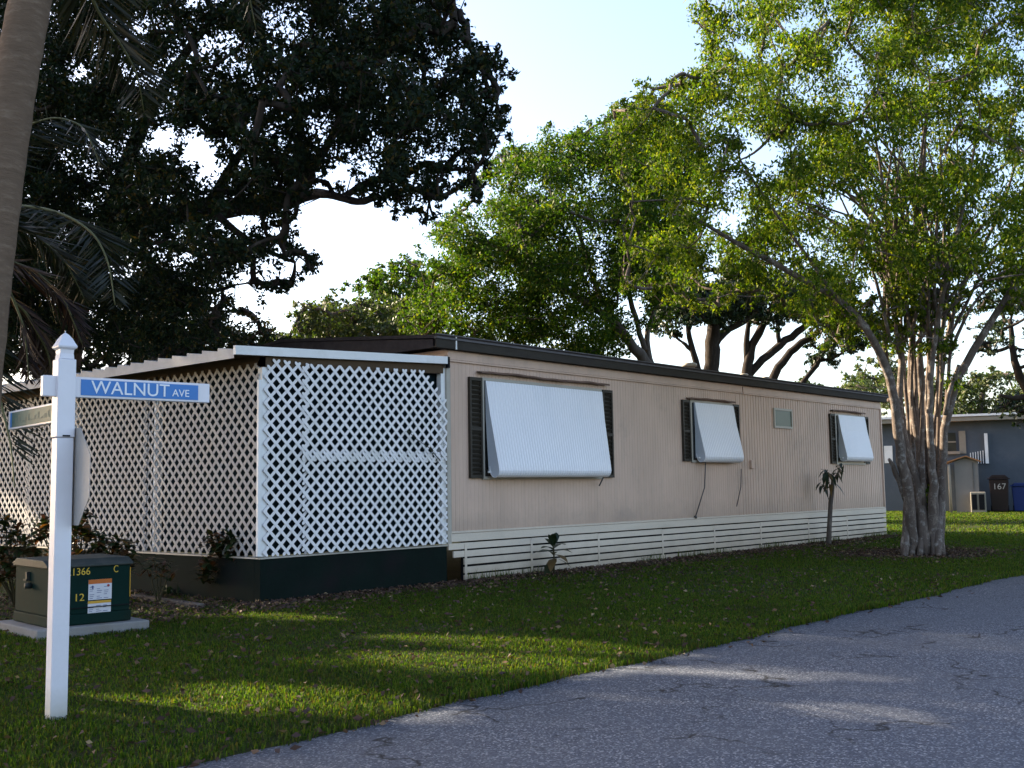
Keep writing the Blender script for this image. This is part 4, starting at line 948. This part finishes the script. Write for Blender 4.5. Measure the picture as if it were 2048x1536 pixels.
m.tube([np.array([0, 0, -.03]), pt(1659, 1050), pt(1661, 1010), pt(1665, 975), pt(1666, 958)], [.062, .052, .05, .046, .035], 10, wob=.05)
m.tube([pt(1665, 972), pt(1652, 976), pt(1645, 972)], [.022, .016, .008], 6); m.tube([pt(1666, 962), pt(1658, 950), pt(1650, 945)], [.025, .018, .008], 6)
m.tube([pt(1666, 962), pt(1676, 946), pt(1680, 934)], [.025, .018, .008], 6); m.build('trunk', MAT['grey_bark'], root, fix=False)
P, A = [], []
for (x, y, c) in ((1650, 945, 12), (1645, 972, 8), (1680, 934, 8), (1668, 950, 8), (1662, 965, 6), (1655, 952, 6)):
    for q in range(c):
        a = unit(rs.normal(size=3)+[-.2, 0, -.35]); P.append(pt(x, y)+rs.normal(size=3)*.04); A.append(a)
broad_leaves('foliage', np.array(P), np.array(A), rs.uniform(.16, .30, len(P)), rs.uniform(.05, .08, len(P)), MAT['sapling_leaf'], root, rs, .6)
vb_ = np.array([11.05, WY-.075, 1.75]); vine = tag(empty('vine_sprig', vb_), 'dark dry sprig hooked in the lattice beside the home wall', 'plant'); m = MB()
pv = [np.zeros(3), np.array([-.25, -.03, .18]), np.array([-.5, -.02, .30]), np.array([-.68, -.03, .42])]
m.tube(pv, [.007, .006, .005, .003], 5); m.tube([np.array([-.2, -.03, .15]), np.array([-.02, -.03, .3]), np.array([.1, -.02, .42])], [.004, .003, .002], 4); m.build('stem', MAT['stem'], vine, fix=False)
n = 22; tq_ = rs.random(n); P = np.stack([np.interp(tq_, [0, .33, .66, 1], [p[i] for p in pv]) for i in range(3)], 1)
broad_leaves('foliage', P, rs.normal(size=(n, 3))*[1, .3, 1], rs.uniform(.04, .09, n), rs.uniform(.012, .025, n), MAT['shade_leaf'], vine, rs, .4)
# garden edging and stones
m = MB()
pts = [ground(x, y) for x, y in ((215, 1150), (275, 1160), (330, 1168), (380, 1176), (415, 1186))]
for a, b in zip(pts[:-1], pts[1:]):
    a = np.array(a); b = np.array(b); t = unit(b-a); m.bar(a+t*.02+[0, 0, .05], b-t*.02+[0, 0, .05], np.cross(t, [0, 0, 1])*.06, (0, 0, .06))
tag(m.build('garden_edging', MAT['concrete'], bevel=.02), 'low pale edging blocks in the planting bed beside the cabinet', 'edging')
m = MB(); a, b = np.array(ground(268, 1196)), np.array(ground(402, 1216)); t = unit(b-a)
m.bar(a+[0, 0, .02], b+[0, 0, .02], np.cross(t, [0, 0, 1])*.05, (0, 0, .03)); tag(m.build('timber_edging', MAT['grey_bark'], bevel=.01), 'weathered timber lying along the front of the planting bed', 'timber')
for i, (x, y, rr, lb) in enumerate(((540, 1196, .055, 'white stone at the foot of the porch corner, left one'), (556, 1198, .045, 'white stone at the foot of the porch corner, right one'))):
    c = ground(x, y); n = 10; m = MB(); rows = []
    for a in range(7):
        ph = math.pi*a/6; rows.append([(rr*math.sin(ph)*math.cos(2*math.pi*q/n)*(1+.15*math.sin(q*2+i)), rr*.8*math.sin(ph)*math.sin(2*math.pi*q/n), rr*.7*math.cos(ph)+rr*.4) for q in range(n+1)])
    m.grid(rows); o = m.build('stone', MAT['concrete']); o.location = c; tag(o, lb, 'stone', 'white stones by the porch base')

# ------------------------------------------------------------------ neighbouring house and its yard
A0, B0 = np.array([49.9, 19.5]), np.array([51.6, 14.0])
hu = (B0-A0)/np.linalg.norm(B0-A0); hn = np.array([hu[1], -hu[0]])   # along the wall, and out of it
if hn@(-A0) < 0: hn = -hn
ang = math.atan2(hu[1], hu[0])
def onw(px, py, off=0):
    v = ray(px, py); o = A0+hn*off; t = (o@hn)/(v[:2]@hn); p = EYE+v*t
    return float((p[:2]-A0)@hu), float(p[2])
nb = tag(empty('neighbouring_house', (A0[0], A0[1], 0), ang), 'grey blue house with a white roof edge beyond the lawn', 'house')
MAT['nwall'] = paint('grey_blue_wall', (.085, .10, .118), .8, .12, 2, 30, dirt=(.12, .13, .15))
MAT['nbeige'] = paint('beige_panel', (.26, .235, .19), .7, .1)
MAT['shedwall'] = paint('grey_shed_wall', (.20, .19, .18), .7, .1, 3, 30)
MAT['shedroof'] = paint('rust_brown_roof', (.34, .17, .08), .8, .25, 5, 40)
MAT['bin'] = paint('dark_brown_bin', (.018, .010, .010), .5, .2)
MAT['bluebin'] = paint('blue_bin', (.010, .025, .12), .5, .1)
u0, u1 = onw(1700, 900)[0], onw(2300, 900)[0]
zt_ = onw(1960, 842)[1]; zf = onw(1960, 827)[1]; zm_ = onw(1960, 834)[1]
DEPTH = 9.0; sgn = -1 if (np.array([-math.sin(ang), math.cos(ang)])@hn) > 0 else 1    # local +y away from the viewer
def yl(o): return -sgn*o*1.0                                         # local y of something standing o in front of the wall
def nbx(m, x0, x1, o0, o1, z0, z1):
    a, b = sorted((yl(o0), yl(o1))); m.box((min(x0, x1), a, z0), (max(x0, x1), b, z1))
m = MB(); nbx(m, u0, u1, 0, -DEPTH, -.1, zt_); m.build('wall', MAT['nwall'], nb)
m = MB(); m.prism([(yl(.65), zm_+.02), (yl(.65), zf-.04), (yl(-DEPTH*.5), zf+.22), (yl(-DEPTH-.5), zf-.04), (yl(-DEPTH-.5), zm_+.02)], u0-.4, u1, 0); m.build('roof', MAT['white'], nb)
m = MB(); nbx(m, u0-.3, u1, .58, -DEPTH-.3, zt_+.005, zm_); m.build('fascia', MAT['nbeige'], nb)
a = onw(1893, 866); b = onw(1913, 902)
m = MB(); nbx(m, a[0], b[0], .06, .003, b[1], a[1]); wn = m.build('window', MAT['darkglass'], nb)
m = MB(); nbx(m, a[0]-.1, b[0]+.15, .14, .004, b[1]-.14, b[1]-.01); m.build('sill', MAT['nbeige'], wn)
m = MB(); nbx(m, a[0], b[0], .085, .065, (a[1]+b[1])/2-.03, (a[1]+b[1])/2+.03); m.build('glazing_bar', MAT['nbeige'], wn)
a = onw(1917, 862); b = onw(1933, 907); m = MB(); nbx(m, a[0], b[0], .05, .003, b[1], a[1]); m.build('wall_panel', MAT['nbeige'], nb)
a = onw(1968, 867); b = onw(1978, 927); m = MB(); nbx(m, a[0], b[0], .18, .003, b[1], a[1]); m.build('downpipe', MAT['white'], nb)
m = MB()
for q in range(6):
    a = onw(1940+q*5, 906+q*-1); b = onw(1943+q*5, 927); nbx(m, a[0], b[0], .10, .003, b[1], a[1])
m.build('sunlit_ribs', MAT['white'], nb)  # ribs of the siding, the light on them put in as white paint
a = onw(1768, 892); b = onw(1786, 926); m = MB(); nbx(m, a[0], b[0], .06, .003, b[1], a[1]); m.build('wall_panel', MAT['white'], nb)
# shed
SO = 2.2
a = onw(1908, 921, SO); b = onw(1960, 1012, SO); pk = onw(1937, 911, SO)[1]
shed = tag(empty('shed', (A0[0]+hn[0]*SO+hu[0]*a[0], A0[1]+hn[1]*SO+hu[1]*a[0], 0), ang), 'small grey shed with a rusty brown gable roof before the house', 'shed')
sw = b[0]-a[0]; sh = a[1]-.05; sd = 1.9*(-yl(1))
m = MB(); m.prism([(0, -.1), (sw, -.1), (sw, sh), (sw*.5, pk-.06), (0, sh)], 0, sd, 1); m.build('wall', MAT['shedwall'], shed)
m = MB(); ov = .18*yl(1)
m.prism([(-.75, sh-.20), (sw*.5, pk-.05), (sw*.5, pk), (-.75, sh-.14)], ov, sd, 1); m.prism([(sw*.5, pk-.05), (sw+.12, sh-.04), (sw+.12, sh+.02), (sw*.5, pk)], ov, sd, 1)
m.build('roof', MAT['shedroof'], shed)
m = MB()
e0, e1 = sorted((.004*yl(1), .03*yl(1))); m.box((sw*.78, e0, .05), (sw*.785, e1, sh-.05)); m.build('door_gap', MAT['dark'], shed)
for xx in (-.70, -.22):
    m = MB(); y_ = .1*yl(1); m.tube([(xx, y_, -.1), (xx, y_, sh-.12)], .06, 8); m.build('awning_post', MAT['nbeige'], shed)
# air conditioner, bins
def place(px, off): 
    x = onw(px, 1000, off)[0]; return np.array([A0[0]+hn[0]*off+hu[0]*x, A0[1]+hn[1]*off+hu[1]*x, 0])
def width(pa, pb2, off): return onw(pb2, 1000, off)[0]-onw(pa, 1000, off)[0]
wa = width(1941, 1972, 2.7); ac = tag(empty('air_conditioner', place(1941, 2.7), ang), 'white framed air conditioner between the shed and the dark bin', 'air conditioner')
fy = yl(1); ht = onw(1950, 984, 2.7)[1]
m = MB(); e0, e1 = sorted((0, -.6*fy)); m.box((0, e0, 0), (wa, e1, ht)); m.build('casing', MAT['nbeige'], ac, bevel=.03)
e0, e1 = sorted((.004*fy, .03*fy))
m = MB(); m.box((.06, e0, .12), (wa*.42, e1, ht-.1)); m.build('grille', MAT['dark'], ac)
m = MB(); m.box((wa*.55, e0, .12), (wa-.06, e1, ht-.1)); m.build('grille', MAT['dark'], ac)
def bin_(px0, px1, pyt, off, name, label, mat, num=None):
    w_ = width(px0, px1, off); ht = onw(px0, pyt, off)[1]; root = tag(empty(name, place(px0, off), ang), label, 'bin'); d = w_*1.05
    m = MB(); k = .12*w_; z0, z1 = .04, ht*.88
    f0, f1 = 0, -d*fy
    b0, b1 = -.1*d*fy, -.9*d*fy
    m.add([(k, b0, z0), (w_-k, b0, z0), (w_-k, b1, z0), (k, b1, z0), (0.03, f0, z1), (w_-.03, f0, z1), (w_-.03, f1, z1), (.03, f1, z1)], [(3, 2, 1, 0), (4, 5, 6, 7), (0, 1, 5, 4), (1, 2, 6, 5), (2, 3, 7, 6), (3, 0, 4, 7)])
    m.build('body', MAT[mat], root, bevel=.03)
    m = MB(); e0, e1 = sorted((.06*fy, -d*fy*1.05)); m.box((-.04, e0, z1+.004), (w_+.04, e1, z1+.05)); m.prism([(0.02, z1+.052), (w_-.02, z1+.052), (w_*.8, ht), (w_*.2, ht)], e0*.9, e1*.95, 1); m.build('lid', MAT[mat], root, bevel=.02)
    y_ = -.9*d*fy
    for xx in (.06, w_-.12):
        m = MB(); m.prism([(y_+.14*math.cos(q*.524), .14+.14*math.sin(q*.524)) for q in range(12)], xx, xx+.06, 0); m.build('wheel', MAT['dark'], root)
    if num:
        me_ = text_mesh(num, .34*w_*1.25); me_.materials.append(MAT['signback']); o = bpy.data.objects.new('number', me_)
        o.location = (w_*.20, .01*fy-.0*fy, z1*.70); o.rotation_euler = (math.pi/2, 0, 0); link(o, root)
        if fy > 0: o.rotation_euler = (math.pi/2, 0, math.pi); o.location.x = w_*.8
    return root
bin_(1978, 2021, 950, 2.4, 'wheeled_bin', 'dark brown wheeled bin marked 167 against the house wall', 'bin', '167')
bin_(2023, 2062, 966, 2.2, 'wheeled_bin', 'low blue bin at the right edge against the house wall', 'bluebin')

# ------------------------------------------------------------------ grass, litter
rgx = np.random.default_rng(23)
def visible(x, y):
    d0 = x*fw[0]+y*fw[1]+(0-H)*fw[2]; r0 = x*ri[0]+y*ri[1]
    return (d0 > 2) & (np.abs(r0) < d0*.60+1.2)
def patch(n, x0, x1, y0, y1):
    x = rgx.uniform(x0, x1, n); y = rgx.uniform(y0, y1, n)
    k = visible(x, y) & (y > road_edge(x)+rgx.uniform(-.05, .03, n))
    k &= ~((y > WY-.05) & (x > PX-.03) & (x < X1+.05) & (y < 18.7))
    c, s_ = math.cos(-ta), math.sin(-ta); bx = (x-tc[0])*c-(y-tc[1])*s_; by = (x-tc[0])*s_+(y-tc[1])*c
    k &= ~((bx > -.10) & (bx < BW+.13) & (by > -.08) & (by < BD+.12))
    return x[k], y[k]
def vnoise(x, y, s_, seed):
    g = np.random.default_rng(seed).random((256, 256)); a = x*s_+500; b = y*s_+500
    i, j = np.floor(a).astype(int), np.floor(b).astype(int); f, h = a-i, b-j; f = f*f*(3-2*f); h = h*h*(3-2*h)
    G = lambda p, q: g[p % 256, q % 256]
    return (G(i, j)*(1-f)+G(i+1, j)*f)*(1-h)+(G(i, j+1)*(1-f)+G(i+1, j+1)*f)*h
def blades(name, x, y, hgt, wd, mat, kindlabel):
    n = len(x); an = rgx.uniform(0, 6.283, n); lean = rgx.uniform(.1, 1.0, n)
    d = np.stack([np.cos(an), np.sin(an), 0*an], 1); s_ = np.stack([-np.sin(an), np.cos(an), 0*an], 1)
    b = np.stack([x, y, np.full(n, -.012)], 1); hg = hgt[:, None]; wv = wd[:, None]
    V = np.empty((n, 5, 3)); z = np.array([0, 0, 1.])
    V[:, 0] = b-s_*wv*.5; V[:, 1] = b+s_*wv*.5
    mid = b+z*hg*.62+d*hg*(lean*.30)[:, None]; V[:, 2] = mid+s_*wv*.42; V[:, 3] = mid-s_*wv*.42
    V[:, 4] = b+z*hg*(1-.35*lean)[:, None]+d*hg*lean[:, None]
    T = np.array([[0, 1, 2], [0, 2, 3], [3, 2, 4]])
    Fq = (np.arange(n)[:, None, None]*5+T[None]).reshape(-1, 3)
    o = raw_mesh(name, V.reshape(-1, 3), Fq, mat); tag(o, kindlabel, 'grass', kind='stuff'); return o
GR = leaf_mat('grass_blade', [(0, (.016, .038, .008)), (.4, (.046, .090, .012)), (.72, (.105, .150, .018)), (.87, (.12, .105, .03)), (1, (.06, .040, .024))], .48, .6, (1.25, 1.4, .3), .06)
gt = GR.node_tree; gp = next(x for x in gt.nodes if x.type == 'BSDF_PRINCIPLED'); gc = gp.inputs['Base Color'].links[0].from_socket
gx = gt.nodes.new("ShaderNodeTexCoord"); gn = gt.nodes.new("ShaderNodeTexNoise"); gn.inputs['Scale'].default_value = 1.1; gn.inputs['Detail'].default_value = 6; gn.inputs['Roughness'].default_value = .65
gt.links.new(gx.outputs['Object'], gn.inputs['Vector'])
gr = gt.nodes.new("ShaderNodeValToRGB"); gr.color_ramp.elements[0].position = .50; gr.color_ramp.elements[1].position = .66; gr.color_ramp.elements[1].color = (.75, .75, .75, 1)
gt.links.new(gn.outputs['Fac'], gr.inputs[0])
gm = gt.nodes.new("ShaderNodeMix"); gm.data_type = 'RGBA'; gm.inputs[7].default_value = (.046, .046, .020, 1)    # drier, browner patches
gt.links.new(gr.outputs[0], gm.inputs[0]); gt.links.new(gc, gm.inputs[6]); gt.links.new(gm.outputs[2], gp.inputs['Base Color'])
X_, Y_ = [], []; Hh, Ww = [], []
for n, bx, hs, ws in ((330000, (1.5, 12, 4.7, 13), .052, .0085), (210000, (8, 28, 4.7, 11.1), .055, .011), (130000, (24, 60, 2.5, 26), .075, .028), (30000, (2, 8, 11, 19), .06, .010)):
    x, y = patch(n, *bx); X_.append(x); Y_.append(y); Hh.append(np.full(len(x), hs)); Ww.append(np.full(len(x), ws))
x, y, hh, ww = map(np.concatenate, (X_, Y_, Hh, Ww))
nz = vnoise(x, y, .8, 1)*.6+vnoise(x, y, 3.1, 2)*.4
near_wall = np.clip(1-(WY-y)/.9, 0, 1)*(x > PX)*(y < WY+.1)
tree_bed = np.clip(1-np.hypot(x-tb[0]+.1, y-tb[1]-.2)/1.7, 0, 1)
bed = ((x > 5.3) & (y > 11.2) & (x < PX))*.85
keep = rgx.random(len(x)) < np.clip(.45+nz*1.0, 0, 1)*(1-.75*near_wall)*(1-.95*np.minimum(1, tree_bed*1.6))*(1-bed)
x, y, hh, ww, nz = x[keep], y[keep], hh[keep], ww[keep], nz[keep]
edge = np.clip(1-(y-road_edge(x))/.25, 0, 1)
hh = hh*(.45+.75*nz)*(1+.35*edge)*rgx.uniform(.6, 1.3, len(x)); ww = ww*rgx.uniform(.7, 1.2, len(x))
blades('grass', x, y, hh, ww, GR, 'shaggy green lawn grass between the road and the home')
# taller weeds along the skirting
n = 1500; x = rgx.uniform(X0+.3, X1+.2, n); y = WY-.05-rgx.exponential(.05, n); k = vnoise(x, y*0, 1.6, 5) > .45; x, y = x[k], y[k]
blades('weeds', x, y, rgx.uniform(.06, .22, len(x)), np.full(len(x), .008), GR, 'thin weeds along the foot of the slatted skirting')
# dead leaves
def litter(n, f):
    x, y = f(n); k = (y > road_edge(x)+.02) & ~((y > WY-.02) & (x > PX-.02)); x, y = x[k], y[k]
    P = np.stack([x, y, rgx.uniform(.008, .045, len(x))], 1); A = unit(rgx.normal(size=(len(x), 3))*[1, 1, .3])
    return P, A
LT = leaf_mat('dead_leaf', [(0, (.035, .018, .014)), (.6, (.075, .038, .028)), (.9, (.13, .075, .04)), (1, (.30, .22, .12))], .1, .8)
parts = [litter(9000, lambda n: (rgx.uniform(PX-.3, X1, n), WY-rgx.exponential(.35, n))),
         litter(5200, lambda n: (tb[0]+rgx.normal(size=n)*1.0, tb[1]+.2+rgx.normal(size=n)*.75)),
         litter(3200, lambda n: (rgx.uniform(5.2, 8.0, n), rgx.uniform(10.2, 15, n))),
         litter(2600, lambda n: (rgx.uniform(2, 16, n), rgx.uniform(4.9, 11, n)))]
xq = rgx.uniform(2.5, 14, 90); yq = road_edge(xq)-rgx.exponential(.08, 90); Pq = np.stack([xq, yq, np.full(90, .004)], 1); Aq = unit(rgx.normal(size=(90, 3))*[1, 1, .08])
P = np.concatenate([p for p, _ in parts]+[Pq]); A = np.concatenate([a for _, a in parts]+[Aq])
lo = cards('fallen_leaves', P, A, rgx.uniform(.03, .075, len(P)), rgx.uniform(.018, .04, len(P)), LT, None, rgx, .25)
tag(lo, 'brown fallen leaves scattered along the wall and under the trees', 'leaf litter', kind='stuff')
